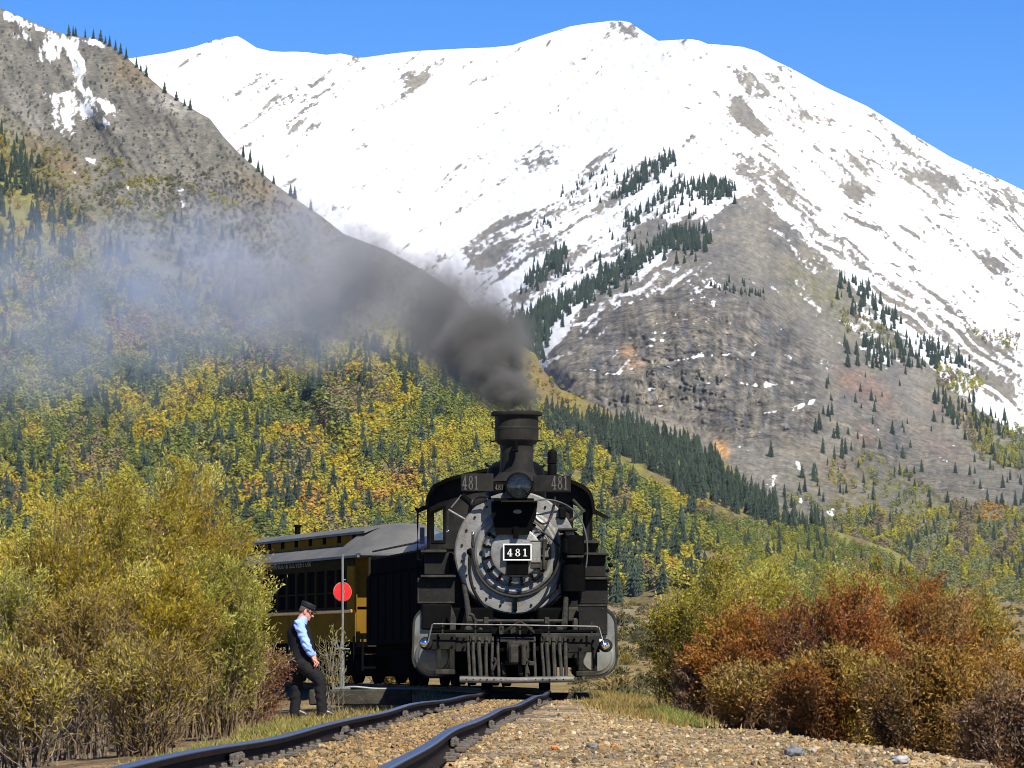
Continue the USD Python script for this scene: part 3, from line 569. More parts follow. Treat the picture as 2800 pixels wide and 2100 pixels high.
# low brush on the far mountain's foot
q, pos = pick([([(2230, 1440), (2350, 1400), (2500, 1420), (2620, 1380), (2830, 1400), (2830, 1660), (2640, 1630), (2500, 1560), (2300, 1480)], .8), ([(2150, 1380), (2300, 1260), (2420, 1250), (2600, 1370), (2400, 1440)], .15), ([(2560, 1000), (2700, 1040), (2660, 1090), (2560, 1060)], 1.2), ([(2640, 900), (2790, 910), (2790, 960), (2680, 940)], .9), ([(2600, 1130), (2830, 1180), (2830, 1300), (2680, 1260)], 1.0), ([(2260, 830), (2420, 900), (2460, 960), (2330, 930)], .5)], 1900, ar, mt_place)
x, y = q.T; n_ = len(x)
c1 = N2(x / 60, y / 40, 76, 3); typ = np.where(c1 > 0.62, 6, np.where(c1 > 0.52, 2, np.where(c1 > 0.43, 1, 5)))
typ = np.where((x > 2680) & (y > 1390) & (y < 1440) & (x < 2740), 4, typ)
hgt = ar.uniform(4, 8, n_)
scatter('brush', protos, typ * 2 + ar.integers(0, 2, n_), pos - np.array([0, 0, 0.8]), ar.uniform(0, 6.28, n_), np.stack([hgt * 1.25, hgt * 1.25, hgt], 1), 'yellow green brush and aspen at the foot of the grey cliff', 'brush')

# ---- conifers on the near hillside: the 300 that show largest are trees of their own
sets = []      # (pixels, places, height in metres, region)
def grow(polys, n, place, h0, h1, region, rng=ar):
    q, p = pick(polys, n, rng, place)
    sets.append((q, p, rng.uniform(h0, h1, len(q)), [region] * len(q)))
strip = [([(1478, 1150), (1500, 1140), (1620, 1165), (1720, 1160), (1780, 1195), (1860, 1215), (1960, 1262), (1985, 1310), (2060, 1380), (1990, 1390), (1900, 1370), (1780, 1290), (1640, 1230), (1500, 1215)], 1.0), ([(1980, 1310), (2100, 1380), (2180, 1425), (2240, 1445), (2220, 1475), (2120, 1455), (2000, 1400)], .55)]
grow(strip, 430, hl_place, 10, 16, 'strip')
grow([([(1630, 1480), (1700, 1430), (1760, 1470), (1790, 1560), (1760, 1640), (1690, 1650), (1620, 1640)], 1.0), ([(1780, 1470), (1880, 1480), (1960, 1560), (1980, 1640), (1900, 1650), (1800, 1620)], .8)], 46, hl_place, 11, 19, 'near')
grow([([(1490, 1250), (1620, 1250), (1800, 1330), (1900, 1400), (1900, 1470), (1700, 1450), (1500, 1380)], 1.0)], 40, hl_place, 11, 18, 'mid')
grow([([(1900, 1400), (2100, 1460), (2300, 1490), (2450, 1560), (2600, 1625), (2300, 1600), (1900, 1500)], 1.0)], 30, hl_place, 7, 12, 'edge')
lr = np.random.default_rng(33)
lp = [(100, 1010), (150, 1030), (330, 1080), (360, 1075), (400, 1060), (470, 1050), (485, 1055), (560, 1010), (600, 1120), (640, 1110), (760, 1070), (820, 1110), (860, 1110), (905, 1050), (930, 1060), (980, 1130), (1010, 1150), (1100, 1040), (1140, 1090), (1215, 1080), (1240, 1040), (600, 1240), (640, 1230), (700, 1230), (720, 1270), (840, 1290), (880, 1310), (1000, 1240), (1040, 1260), (1110, 1160), (1180, 1200), (250, 1130), (290, 1140), (30, 1150), (40, 1260), (140, 1250), (360, 1240), (390, 1260), (450, 1280), (540, 1330), (580, 1300), (620, 1340), (740, 1400), (760, 1420), (800, 1420), (910, 1360), (940, 1440), (1010, 1410), (1090, 1440), (1180, 1420), (860, 990), (870, 1000), (960, 1000), (1000, 970), (1060, 1010), (1090, 990)]
grow([([(-40, 1000), (500, 960), (1000, 1040), (1350, 1150), (1400, 1480), (1300, 1500), (-40, 1480)], 1.0)], 330, hl_place, 7, 16, 'wood', lr)
q = np.array(lp, float) + lr.normal(0, 4, (len(lp), 2)); sets.append((q, hl_place(*q.T), lr.uniform(11, 18, len(q)), ['wood'] * len(q)))
cl = []
for cx_, cy_, n__, sx_, sy_ in ((390, 1060, 12, 34, 14), (620, 1090, 7, 14, 14), (860, 1100, 10, 22, 30), (690, 1390, 9, 40, 18), (760, 1400, 10, 40, 20), (1000, 1010, 16, 50, 26), (1120, 1060, 10, 28, 24), (600, 1400, 8, 30, 16), (1230, 1050, 6, 16, 30)):
    cl.append(np.stack([lr.normal(cx_, sx_, n__), lr.normal(cy_, sy_, n__)], 1))
q = np.vstack(cl); sets.append((q, hl_place(*q.T), lr.uniform(10, 17, len(q)), ['wood'] * len(q)))
grow([([(-40, 430), (60, 460), (160, 560), (260, 620), (240, 700), (140, 720), (-40, 700)], 1.0), ([(-40, 320), (60, 400), (140, 480), (60, 480), (-40, 440)], .8), ([(-40, 700), (300, 680), (420, 760), (300, 980), (-40, 980)], .5)], 190, hl_place, 9, 17, 'high', lr)
grow([([(420, 600), (600, 620), (700, 700), (900, 860), (700, 900), (450, 800)], 1.0)], 36, hl_place, 8, 14, 'smoke', lr)
sky_px = np.array([(188, 94), (200, 92), (207, 94), (233, 98), (255, 101), (275, 108), (288, 114), (300, 122), (316, 132), (330, 142), (345, 156), (373, 180), (385, 190), (400, 205), (450, 250), (482, 270), (505, 285), (520, 296), (665, 425), (684, 440), (706, 465), (718, 475), (748, 498), (795, 532), (806, 540), (850, 570)], float)
sets.append((sky_px + [0, 5], hl_place(*(sky_px + [0, 5]).T), lr.uniform(7, 12, len(sky_px)), ['skyline'] * len(sky_px)))
Q = np.vstack([s[0] for s in sets]); PP = np.vstack([s[1] for s in sets]); HH = np.concatenate([s[2] for s in sets]); RG = sum((s[3] for s in sets), [])
big = np.argsort(-(HH / PP[:, 1] + np.array([0.02 if r_ in ('skyline', 'near') else 0 for r_ in RG])))
alone, rest = big[:300], big[300:]
ORD = ['first', 'second', 'third', 'fourth', 'fifth', 'sixth', 'seventh', 'eighth', 'ninth', 'tenth', 'eleventh', 'twelfth', 'thirteenth', 'fourteenth', 'fifteenth', 'sixteenth', 'seventeenth', 'eighteenth', 'nineteenth', 'twentieth']
ORD += ['twenty ' + o for o in ORD[:9]] + ['thirtieth'] + ['thirty ' + o for o in ORD[:9]] + ['fortieth'] + ['forty ' + o for o in ORD[:9]]
GRP = {'strip': 'conifers in the dark stand below the cliff', 'near': 'conifers at the meadow edge', 'mid': 'conifers among aspens right of the locomotive', 'edge': 'conifers on the low aspen ridge', 'wood': 'conifers in the aspen wood', 'high': 'conifers on the upper left slope', 'smoke': 'conifers behind the smoke', 'skyline': 'conifers on the scree skyline'}
def where_tree(x, y, r):
    """A phrase for the spot where a tree stands, by landmarks."""
    b3 = lambda v, cuts, names: names[int(np.searchsorted(cuts, v))]
    if r == 'wood': return b3(y, [1060, 1170, 1280, 1390], ['just below the smoke', 'high in the aspen wood', 'halfway up the aspen wood', 'low in the aspen wood', 'at the foot of the aspen wood']) + ' ' + b3(x, [180, 360, 540, 720, 900, 1080, 1240], ['at the left picture edge', 'above the left willows', 'above the tallest left willow', 'above the coach rear', 'above the coach middle', 'above the coach front', 'above the tender', 'beside the locomotive chimney'])
    if r == 'strip': return b3(y - (x - 1480) * .43, [1150, 1190, 1230], ['along the top of', 'in the upper part of', 'in the lower part of', 'along the foot of']) + ' the dark stand ' + b3(x, [1540, 1610, 1680, 1760, 1850, 1950, 2080], ['by the chimney', 'by the whistle', 'left of its middle', 'at its middle', 'right of its middle', 'below the orange scar', 'below the snow chute', 'at its right tip'])
    if r == 'near': return b3(y, [1500, 1560, 1610], ['highest', 'upper', 'lower', 'lowest']) + ' in the grove ' + b3(x, [1680, 1730, 1800, 1880], ['beside the locomotive', 'near the locomotive', 'above the meadow', 'above the thicket left end', 'above the olive willow'])
    if r == 'mid': return b3(y, [1300, 1350, 1400], ['highest', 'upper', 'lower', 'lowest']) + ' among yellow aspens ' + b3(x, [1580, 1680, 1780], ['right of the cab', 'between cab and stand', 'below the dark stand', 'left of the bare slope'])
    if r == 'edge': return 'on the low aspen ridge above ' + b3(x, [2000, 2120, 2240, 2400], ['the olive willow', 'the rusty willow', 'the tall olive willow', 'the bronze willow', 'the orange willow'])
    if r == 'high': return b3(y, [540, 620, 700, 800], ['highest', 'high', 'midway', 'low', 'lowest']) + ' on the upper left slope ' + b3(x, [60, 140, 220], ['at the picture edge', 'near the picture edge', 'below the snow chute', 'beside the drifting smoke'])
    if r == 'smoke': return 'veiled by smoke ' + b3(x, [520, 640, 760], ['far left', 'left', 'right', 'far right']) + ' below the brown shoulder'
    return 'on the scree skyline ' + b3(x, [260, 360, 480, 600, 760], ['at the snowy top', 'just below the top', 'above the pale scree', 'at the pale scree', 'above the brown shoulder', 'above the smoke'])
def short(t):
    for a_, b_ in ((' the ', ' '), (' dark ', ' '), (' picture', ''), (' aspen', '')):
        if len(t.split()) > 16: t = t.replace(a_, b_)
    return t
cells = {}
for i in alone:
    size = ('small' if HH[i] < 11.5 else 'tall')
    cells.setdefault((RG[i], where_tree(*Q[i], RG[i]), size), []).append(i)
LABEL = {}
for (r_, wh_, size), ids in cells.items():
    for n__, i in enumerate(sorted(ids, key=lambda j: Q[j][0])):
        o_ = '' if len(ids) == 1 else (ORD[n__] + ' ')
        LABEL[i] = short(f'{o_}{size} dark conifer' + (' from left' if o_ else '') + f' {wh_}')
tree_cls = []
for i, (v_, f_) in enumerate(con_protos):
    cp = f'/World/Looks/conifer_kind_{"abcd"[i]}'
    UsdGeom.Xform.Define(stage, cp).GetPrim().SetSpecifier(Sdf.SpecifierClass)
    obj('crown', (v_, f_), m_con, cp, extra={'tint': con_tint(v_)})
    obj('trunk', tube([(0, 0, -0.05), (0, 0, 0.5), (0, 0, 0.9)], [0.018, 0.012, 0.004], 5), m_bark, cp)
    tree_cls.append(cp)
for j, i in enumerate(alone):
    p = _path('/World', 'conifer_tree')
    x_ = UsdGeom.Xform.Define(stage, p)
    x_.AddTranslateOp().Set(Gf.Vec3d(*map(float, PP[i] - [0, 0, 0.5]))); x_.AddRotateZOp().Set(float(lr.uniform(0, 360)))
    x_.AddScaleOp().Set(Gf.Vec3f(*(float(HH[i] * s_) for s_ in (lr.uniform(.85, 1.2),) * 2 + (1.0,))))
    x_.GetPrim().GetReferences().AddInternalReference(tree_cls[j % 4]); x_.GetPrim().SetInstanceable(True)
    tag(x_.GetPrim(), LABEL[i], 'conifer', GRP[RG[i]])
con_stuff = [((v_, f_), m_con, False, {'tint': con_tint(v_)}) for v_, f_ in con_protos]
def forest(name, pos, h, label, rng):
    n = len(pos); w = h * rng.uniform(.85, 1.2, n)
    scatter(name, con_stuff, rng.integers(0, 4, n), pos - np.array([0, 0, 0.6]), rng.uniform(0, 6.28, n), np.stack([w, w, h], 1), label, 'conifer wood')
forest('conifer_wood', PP[rest], HH[rest], 'smaller dark conifers scattered through the near hillside woods', lr)

# ---- conifers on the mountain: bands along the snowy gullies and scattered over the stony foot
br = np.random.default_rng(44)
def band(polys, n, h0, h1):
    q, p = pick(polys, n, br, mt_place)
    j = br.normal(0, 1, q.shape) * np.where(br.random((len(q), 1)) < .35, 16, 5)
    return mt_place(*(q + j).T), br.uniform(h0, h1, len(q)) * br.choice([1, 1, .75, .5], len(q))
S_ = [band([([(1670, 552), (1740, 475), (1840, 420), (1848, 448), (1780, 505), (1700, 550)], 1)], 130, 12, 19), band([([(1690, 622), (1830, 525), (1900, 502), (2005, 508), (2000, 538), (1930, 553), (1850, 532), (1760, 582), (1700, 632)], 1)], 190, 12, 19),
      band([([(1385, 930), (1400, 882), (1500, 830), (1590, 790), (1716, 721), (1843, 632), (1944, 650), (1935, 683), (1811, 690), (1704, 772), (1571, 838), (1500, 900), (1476, 1000), (1440, 980)], 1)], 800, 11, 19),
      band([([(1430, 772), (1480, 732), (1530, 682), (1560, 692), (1540, 740), (1450, 792)], 1)], 130, 11, 18), band([([(1520, 545), (1600, 490), (1680, 442), (1660, 470), (1560, 540)], 1), ([(1540, 570), (1640, 520), (1680, 480), (1700, 490), (1600, 560)], .6), ([(1440, 625), (1520, 592), (1500, 620)], 1)], 60, 7, 12),
      band([([(1560, 700), (1700, 620), (1860, 560), (1950, 590), (1840, 650), (1640, 760)], .5)], 50, 8, 13), band([([(1930, 785), (2000, 785), (2090, 810), (2085, 822), (2000, 800)], 1)], 40, 6, 10)]
forest('conifer_wood', np.vstack([s[0] for s in S_]), np.concatenate([s[1] for s in S_]), 'dark conifer bands climbing the snowy gullies left of the cliff', br)
S_ = [band([([(2290, 765), (2330, 772), (2400, 815), (2460, 885), (2440, 922), (2380, 872), (2300, 855)], 1)], 70, 12, 20), band([([(2340, 932), (2500, 942), (2560, 932), (2660, 982), (2665, 1012), (2560, 1012), (2440, 1012), (2320, 1002)], 1)], 130, 11, 18), band([([(2540, 1085), (2650, 1100), (2750, 1162), (2740, 1210), (2600, 1165)], 1)], 70, 11, 17),
      band([([(2700, 1235), (2800, 1255), (2800, 1330), (2720, 1300)], 1), ([(2380, 900), (2470, 930), (2480, 960)], .8)], 22, 9, 14), band([([(2240, 1000), (2800, 1180), (2830, 1600), (2300, 1580), (2150, 1400), (2250, 1200)], 1)], 170, 7, 14), band([([(2680, 1480), (2830, 1490), (2830, 1600), (2700, 1600)], 1), ([(2440, 1440), (2540, 1430), (2560, 1490), (2460, 1500)], .8)], 36, 10, 15)]
px_ = np.array([(2230, 1185), (2240, 1175), (2265, 1140), (2275, 1135), (2302, 1255), (2108, 1250), (2250, 1240), (2145, 1360), (2120, 1375), (2370, 1440), (2380, 1435), (2390, 1430), (2250, 1450), (2600, 1420), (2700, 1380), (2740, 1390), (2460, 1300), (2520, 1290)], float)
S_.append((mt_place(*px_.T), br.uniform(11, 17, len(px_))))
forest('conifer_wood', np.vstack([s[0] for s in S_]), np.concatenate([s[1] for s in S_]), 'dark conifers scattered over the stony foot right of the cliff', br)

# ---- the stand of conifers at the right edge, at the end of the valley meadow
er = np.random.default_rng(55)
for i, (px_, base, top) in enumerate(((2752, 1772, 1690), (2768, 1778, 1672), (2784, 1780, 1690), (2797, 1782, 1664), (2815, 1786, 1670), (2838, 1788, 1680))):
    d = 690 + i * 14
    b = at(px_, base, d); h = (base - top) / FOC * d
    z0 = float(ground_z(b[0], b[1]))
    p = _path('/World', 'conifer_tree')
    x_ = UsdGeom.Xform.Define(stage, p); x_.AddTranslateOp().Set(Gf.Vec3d(float(b[0]), float(b[1]), z0 - 0.2)); x_.AddScaleOp().Set(Gf.Vec3f(h * 1.5, h * 1.5, float(h + b[2] - z0)))
    x_.GetPrim().GetReferences().AddInternalReference(tree_cls[i % 4]); x_.GetPrim().SetInstanceable(True)
    tag(x_.GetPrim(), ORD[i] + ' bushy conifer from left in the clump at the right meadow edge', 'conifer', 'conifers at the right edge of the meadow')
# ================================================================= the steam locomotive
m_blk = pmat('black_paint', (.0034, .0033, .003), 0.55, 0.3, 3, bump=0.15, bscale=40, spec=.04, dirt=(.010, .0092, .0075), dirt_scale=1.6)
m_pan = pmat('dusty_black_plate', (.0120, .0114, .0096), 0.65, 0.35, 4, bump=0.1, bscale=90, spec=.08, dirt=(.023, .021, .017), dirt_scale=3)
m_iron = pmat('grimy_iron', (.0235, .022, .017), 0.65, 0.45, 7, bump=0.3, bscale=60, spec=.12, dirt=(.050, .044, .032), dirt_scale=6)
m_dark = pmat('sooty_iron_and_shade', (.004, .004, .004), 0.8, 0.3, 5, spec=.0, extra=dict(ior=1.08))  # also colours the plate shadow and the filler boxes
m_graph = pmat('graphite_smokebox', (.185, .18, .160), 0.42, 0.30, 3.5, bump=0.25, bscale=25, metal=0.3, dirt=(.10, .082, .055), dirt_scale=2.6)
m_steel = pmat('worn_steel', (.11, .11, .105), 0.38, 0.3, 9, metal=0.6)
m_rod = pmat('bare_iron_rod', (.10, .10, .095), 0.5, 0.25, 9, spec=.3)
m_chrome = pmat('polished_cap', (.75, .75, .72), 0.12, 0.1, 5, metal=1.0)
m_jack = pmat('planished_jacket', (.20, .205, .175), 0.36, 0.3, 2.5, bump=0.2, bscale=6, metal=0.5, dirt=(.09, .085, .065))
m_white = pmat('white_paint', (.52, .52, .48), 0.5, 0.08, 12)
m_dim = pmat('faded_lettering', (.048, .048, .042), 0.6, 0.3, 14)
m_rub = pmat('black_hose', (.010, .010, .010), 0.55, 0.2, 9, spec=.2)
m_stack = pmat('stack_plate', (.0165, .0155, .0128), 0.65, 0.4, 3, bump=0.2, bscale=30, spec=.10, dirt=(.028, .026, .020), dirt_scale=3)
m_tank = pmat('darkened_tender_paint', (.006, .006, .006), 0.9, 0.3, 3, spec=.0, extra=dict(ior=1.05))  # black lowered further for the shaded tender side
m_coal = pmat('coal', (.012, .012, .012), 0.35, 0.4, 20, bump=0.5, bscale=25)
m_glass = usdkit.material(stage, '/World/Looks/clear_pane', {'t': ('transparent_bsdf', dict(color=(.93, .95, .94))), 'g': ('glossy_bsdf', dict(roughness=0.03)), 'f': ('fresnel', dict(IOR=1.5)), 'm': ('mix_closure', {})}, [('f.fac', 'm.fac'), ('t.BSDF', 'm.closure1'), ('g.BSDF', 'm.closure2')], surface='m.closure')
m_mirror = pmat('reflector', (.62, .60, .50), 0.22, 0.15, 8, metal=0.9)

def px_x(px, Y): return at(px, 1000, Y)[0]
def px_z(py, Y): return at(1400, py, Y)[2]
def rect(x0, y0, x1, y1, Y, d, b=0.008):
    """A plate or box whose front face spans the surveyed rectangle at distance Y and runs back by d."""
    a, c = at(x0, y1, Y), at(x1, y0, Y)
    return bx([(a[0] + c[0]) / 2, Y + d / 2, (a[2] + c[2]) / 2], [c[0] - a[0], d, c[2] - a[2]], b=b)
def pts(lst, Y): return np.array([at(p[0], p[1], p[2] if len(p) > 2 else Y) for p in lst])
def face_poly(poly, Y, d):
    """A plate of the surveyed outline (world x, z) facing the camera, thickness d behind Y."""
    m = trimesh.creation.extrude_polygon(poly, d, engine='earcut')
    v = np.asarray(m.vertices)
    return np.stack([v[:, 0], Y + v[:, 2], v[:, 1]], 1), np.asarray(m.faces)[:, ::-1]
def outline(lst, Y): q = pts(lst, Y); return sg.Polygon(q[:, [0, 2]])
def ellipse(cx, cy, rx, ry, n=40): a = np.linspace(0, 2 * np.pi, n, endpoint=False); return sg.Polygon(np.stack([cx + rx * np.cos(a), cy + ry * np.sin(a)], 1))
def digit(ch):
    """A serif figure one unit tall, and its advance."""
    B = sg.box
    if ch == '1': return shapely.union_all([B(.19, 0, .37, 1), B(.02, 0, .54, .07), sg.Polygon([(.19, 1), (.19, .84), (.02, .80), (.02, .86)])]), .74
    if ch == '8': return shapely.union_all([ellipse(.33, .27, .33, .275), ellipse(.33, .76, .27, .245)]).difference(ellipse(.33, .265, .155, .20)).difference(ellipse(.33, .765, .125, .165)), .86
    return shapely.union_all([B(.36, 0, .54, 1), B(.24, 0, .66, .07), B(0, .25, .70, .36), sg.Polygon([(0, .25), (0, .34), (.40, 1), (.54, 1), (.12, .34)])]), .90
def figures(text, x0, z0, h, Y, d=0.006, wscale=1.0):
    mb, x = MB(), x0
    for ch in text:
        g, adv = digit(ch)
        for gg in getattr(g, 'geoms', [g]):
            gg = shapely.affinity.affine_transform(gg, [h * wscale, 0, 0, h, x, z0])
            mb.add(face_poly(gg, Y - d, d))
        x += adv * h * wscale
    return mb.mesh

XC = 0.07
loco = thing('steam_locomotive', (XC, 60, 0), 'black narrow gauge steam locomotive number 481 smoking on the track', 'steam locomotive')
O = lambda name, mesh, mat, smooth=30, **kw: obj(name, mesh, mat, loco, smooth=smooth, **kw)

# boiler and smokebox
SB = at(1411, 1511, 62.4); SX, SZ = SB[0], SB[2]; RB = 0.925
def ring(prof, n=64): return lathe(prof, (SX, 0, SZ), 'y', n)
O('smokebox', ring([(RB - .04, 64.3), (RB, 64.3), (RB, 62.52), (RB + .018, 62.50), (RB + .018, 62.42), (RB - .005, 62.40), (.70, 62.395), (.665, 62.37), (.655, 62.33), (.64, 62.30)]), m_graph)
door = O('smokebox_door', ring([(.645, 62.33), (.635, 62.285), (.60, 62.265), (.545, 62.275), (.535, 62.29), (.52, 62.27), (.49, 62.20), (.475, 62.185), (.465, 62.20), (.40, 62.20), (.385, 62.15), (.36, 62.135), (.20, 62.115), (0.001, 62.11)]), m_graph)
rb = MB()
for k_ in range(22):
    a = 2 * np.pi * (k_ + .5) / 22
    rb.add(lathe([(.001, 62.355), (.015, 62.37), (.019, 62.38), (.019, 62.41)], (SX + .835 * math.cos(a), 0, SZ + .835 * math.sin(a)), 'y', 7))
O('flange_bolts', rb.mesh, m_iron, kind='stuff')
for k_ in range(16):
    a = 2 * np.pi * (k_ + .5) / 16
    T = rot(0, 0, -a)
    m1 = MB().box((0.455, 62.175, 0), (.14, .035, .032), b=.006).box((0.43, 62.155, 0), (.04, .05, .05), b=.008).box((.50, 62.18, 0), (.035, .05, .06), b=.008)
    v_, f_ = m1.mesh
    obj('door_clamp', (v_ @ T.T + [SX, 0, SZ], f_), m_dark, door, smooth=30)
O('boiler', ring([(RB - .03, 64.3), (RB + .02, 64.32), (RB + .03, 66.0), (RB + .05, 68.9), (.2, 68.95)]), m_blk)
O('boiler_band', ring([(RB + .03, 64.6), (RB + .042, 64.6), (RB + .042, 64.68), (RB + .03, 64.68)]), m_blk)

# number plate on the door
P0, P1 = at(1375, 1533, 62.05), at(1454, 1487, 62.05)
w_, h_ = P1[0] - P0[0], P1[2] - P0[2]
plate = O('number_plate', bx([(P0[0] + P1[0]) / 2, 62.07, (P0[2] + P1[2]) / 2], [w_, .03, h_], b=.006), m_blk, False, label='black number plate reading 481 in a white frame')
fr = MB()
for c_, s_ in (((0, h_ / 2 - .011), (w_, .022)), ((0, -h_ / 2 + .011), (w_, .022)), ((-w_ / 2 + .011, 0), (.022, h_ - .044)), ((w_ / 2 - .011, 0), (.022, h_ - .044))):
    fr.box(((P0[0] + P1[0]) / 2 + c_[0], 62.047, (P0[2] + P1[2]) / 2 + c_[1]), (s_[0], .018, s_[1]), b=.003)
obj('frame', fr.mesh, m_white, plate)
hh = h_ * 0.44
obj('figures', figures('4', P0[0] + w_ * .15, P0[2] + h_ * .26, hh, 62.055, .008, 1.0), m_white, plate)
obj('figures', figures('8', P0[0] + w_ * .43, P0[2] + h_ * .26, hh, 62.055, .008, 1.0), m_white, plate)
obj('figures', figures('1', P0[0] + w_ * .70, P0[2] + h_ * .26, hh, 62.055, .008, 1.0), m_white, plate)
O('plate_bracket', MB().add(rect(1385, 1534, 1445, 1572, 62.09, .03)).mesh, m_dark, False)  # dark sheet drawn as the number plate's shadow on the door
O('door_hinge', MB().add(rect(1450, 1478, 1492, 1492, 62.12, .05)).add(rect(1476, 1474, 1496, 1500, 62.11, .07)).add(rect(1450, 1540, 1492, 1554, 62.12, .05)).add(rect(1476, 1532, 1496, 1560, 62.11, .07)).tube(pts([(1487, 1478, 62.1), (1487, 1556, 62.1)], 0), .02).mesh, m_iron)
O('door_hinge', rect(1452, 1482, 1478, 1538, 62.10, .012), m_graph, False)

# hand rail round the door
hr = spline(pts([(1293, 1470, 62.12), (1292, 1510, 62.12), (1302, 1555, 62.12), (1330, 1600, 62.12), (1370, 1624, 62.12), (1411, 1631, 62.12), (1452, 1624, 62.12), (1495, 1598, 62.12), (1522, 1555, 62.12), (1533, 1510, 62.12), (1534, 1470, 62.12)], 0), 60)
O('hand_rail', MB().tube(hr, .021).tube(pts([(1293, 1472, 62.12), (1293, 1462, 62.12)], 0), .024).tube(pts([(1534, 1472, 62.12), (1534, 1462, 62.12)], 0), .024).mesh, m_iron)
for px_ in (1293, 1534):
    s_ = trimesh.creation.icosphere(2, .034); s_.apply_translation(at(px_, 1460, 62.12)); O('rail_knob', s_, m_chrome, True)
for px_ in (1286, 1540):
    s_ = trimesh.creation.icosphere(2, .058); s_.apply_translation(at(px_, 1509, 62.16)); O('rail_bracket', s_, m_dark, True)
O('steam_hose', tube(spline(pts([(1286, 1509, 62.16), (1284, 1560, 62.18), (1292, 1605, 62.2), (1310, 1640, 62.25), (1330, 1662, 62.3)], 0), 24), .026), m_rub)
O('steam_hose', tube(spline(pts([(1540, 1509, 62.16), (1536, 1560, 62.18), (1520, 1605, 62.2), (1490, 1640, 62.25), (1462, 1668, 62.3)], 0), 24), .026), m_rub)
O('door_stay', MB().add(rect(1404, 1634, 1414, 1672, 62.33, .05)).mesh, m_dark)

# headlight on its bracket
HL = at(1419, 1328, 61.85); hr_ = 35.5 / FOC * 61.85
head = O('headlight', lathe([(.001, 62.45), (hr_ * .8, 62.42), (hr_ * .97, 62.30), (hr_ * .99, 61.93), (hr_ * 1.06, 61.92), (hr_ * 1.06, 61.85), (hr_ * .96, 61.84), (hr_ * .94, 61.90)], (HL[0], 0, HL[2]), 'y', 40), m_blk)
obj('reflector', lathe([(hr_ * .94, 61.91), (hr_ * .80, 62.02), (hr_ * .55, 62.13), (hr_ * .25, 62.19), (.03, 62.20)], (HL[0], 0, HL[2]), 'y', 36), m_mirror, head, smooth=True)
obj('lens', lathe([(.001, 61.86), (hr_ * .5, 61.865), (hr_ * .94, 61.88)], (HL[0], 0, HL[2]), 'y', 36), m_glass, head, smooth=True)
obj('lamp', lathe([(.001, 62.0), (.035, 62.03), (.035, 62.12), (.02, 62.19)], (HL[0], 0, HL[2]), 'y', 12), m_white, head, smooth=True)
tg = O('number_box', rect(1350, 1319, 1382, 1346, 62.0, .22, .01), m_blk, False)
obj('figures', figures('481', at(1354, 1340, 62.0)[0], px_z(1340, 62.0), .085, 61.998, .004, .62), m_dim, tg)
O('headlight_bracket', face_poly(outline([(1343, 1371), (1470, 1371), (1466, 1410), (1452, 1445), (1446, 1461), (1356, 1461), (1352, 1440), (1344, 1410)], 62.05), 62.05, .22), m_dark, False)  # tapered plate, drawn partly for the shadow the headlight casts
O('headlight_bracket', rect(1350, 1362, 1460, 1371, 61.9, .45), m_dark, False)
O('headlight_shelf', rect(1370, 1369, 1470, 1372.5, 61.72, .5, .004), m_pan, False)
O('builder_plate', face_poly(ellipse(at(1415, 1399, 62.04)[0], px_z(1399, 62.04), .064, .032), 62.04, .012), m_steel, False)
O('bracket_pin', MB().add(rect(1403, 1440, 1418, 1472, 62.0, .1)).mesh, m_dark)

# number boards beside the stack
for (x0, x1, y0, y1, tx, lab) in ((1260, 1349, 1295, 1344, 1264, 'left'), (1458, 1561, 1300, 1345, 1508, 'right')):
    nb = O('number_board', rect(x0, y0, x1, y1, 62.9, .10, .008), m_pan, False, label='black number board with faded figures 481')
    a = at(tx, 1339, 62.9)
    obj('figures', figures('481', a[0], a[2], .215, 62.898, .004, .50), m_dim, nb)

# chimney with its flared cinder catcher
C0 = at(1413, 1300, 63.5)
def zz(py): return px_z(py, 63.5)
def rr(px): return px / FOC * 63.5
st_ = O('smokestack', lathe([(rr(75), zz(1318)), (rr(60), zz(1306)), (rr(48), zz(1292)), (rr(45.5), zz(1275)), (rr(45), zz(1228)), (rr(46), zz(1218)), (rr(54), zz(1212)), (rr(58), zz(1207))], (C0[0], 63.5, 0), 'z', 48), m_stack)
O('cinder_catcher', lathe([(rr(57), zz(1208)), (rr(59.5), zz(1204)), (rr(60), zz(1176)), (rr(60.8), zz(1175)), (rr(60.8), zz(1170)), (rr(59.5), zz(1168)), (rr(59.5), zz(1141)), (rr(61), zz(1139)), (rr(70), zz(1137)), (rr(71.5), zz(1133)), (rr(71), zz(1128)), (rr(66), zz(1126)), (rr(60), zz(1126)), (rr(57), zz(1136)), (rr(56), zz(1190)), (rr(40), zz(1220))], (C0[0], 63.5, 0), 'z', 48), m_stack)
for s_ in (-1, 1):
    cx_ = 1413 + s_ * 66
    O('stack_handle', MB().tube(pts([(1413 + s_ * 60, 1154, 63.5), (cx_, 1153, 63.5), (cx_ + s_ * 1.5, 1162, 63.5), (cx_, 1171, 63.5), (1413 + s_ * 60, 1170, 63.5)], 0), .010, 6).mesh, m_iron)
O('stack_latch', MB().tube(pts([(1355, 1206, 63.5), (1342, 1207, 63.5)], 0), .012, 6).tube(pts([(1342, 1197, 63.5), (1342, 1216, 63.5)], 0), .010, 6).add(rect(1406, 1204, 1416, 1236, 63.1, .08)).add(rect(1398, 1229, 1417, 1235, 63.05, .1)).mesh, m_dark, split=True)
O('stack_latch', MB().tube(pts([(1472, 1205, 63.5), (1484, 1206, 63.5)], 0), .012, 6).mesh, m_dark, split=True)

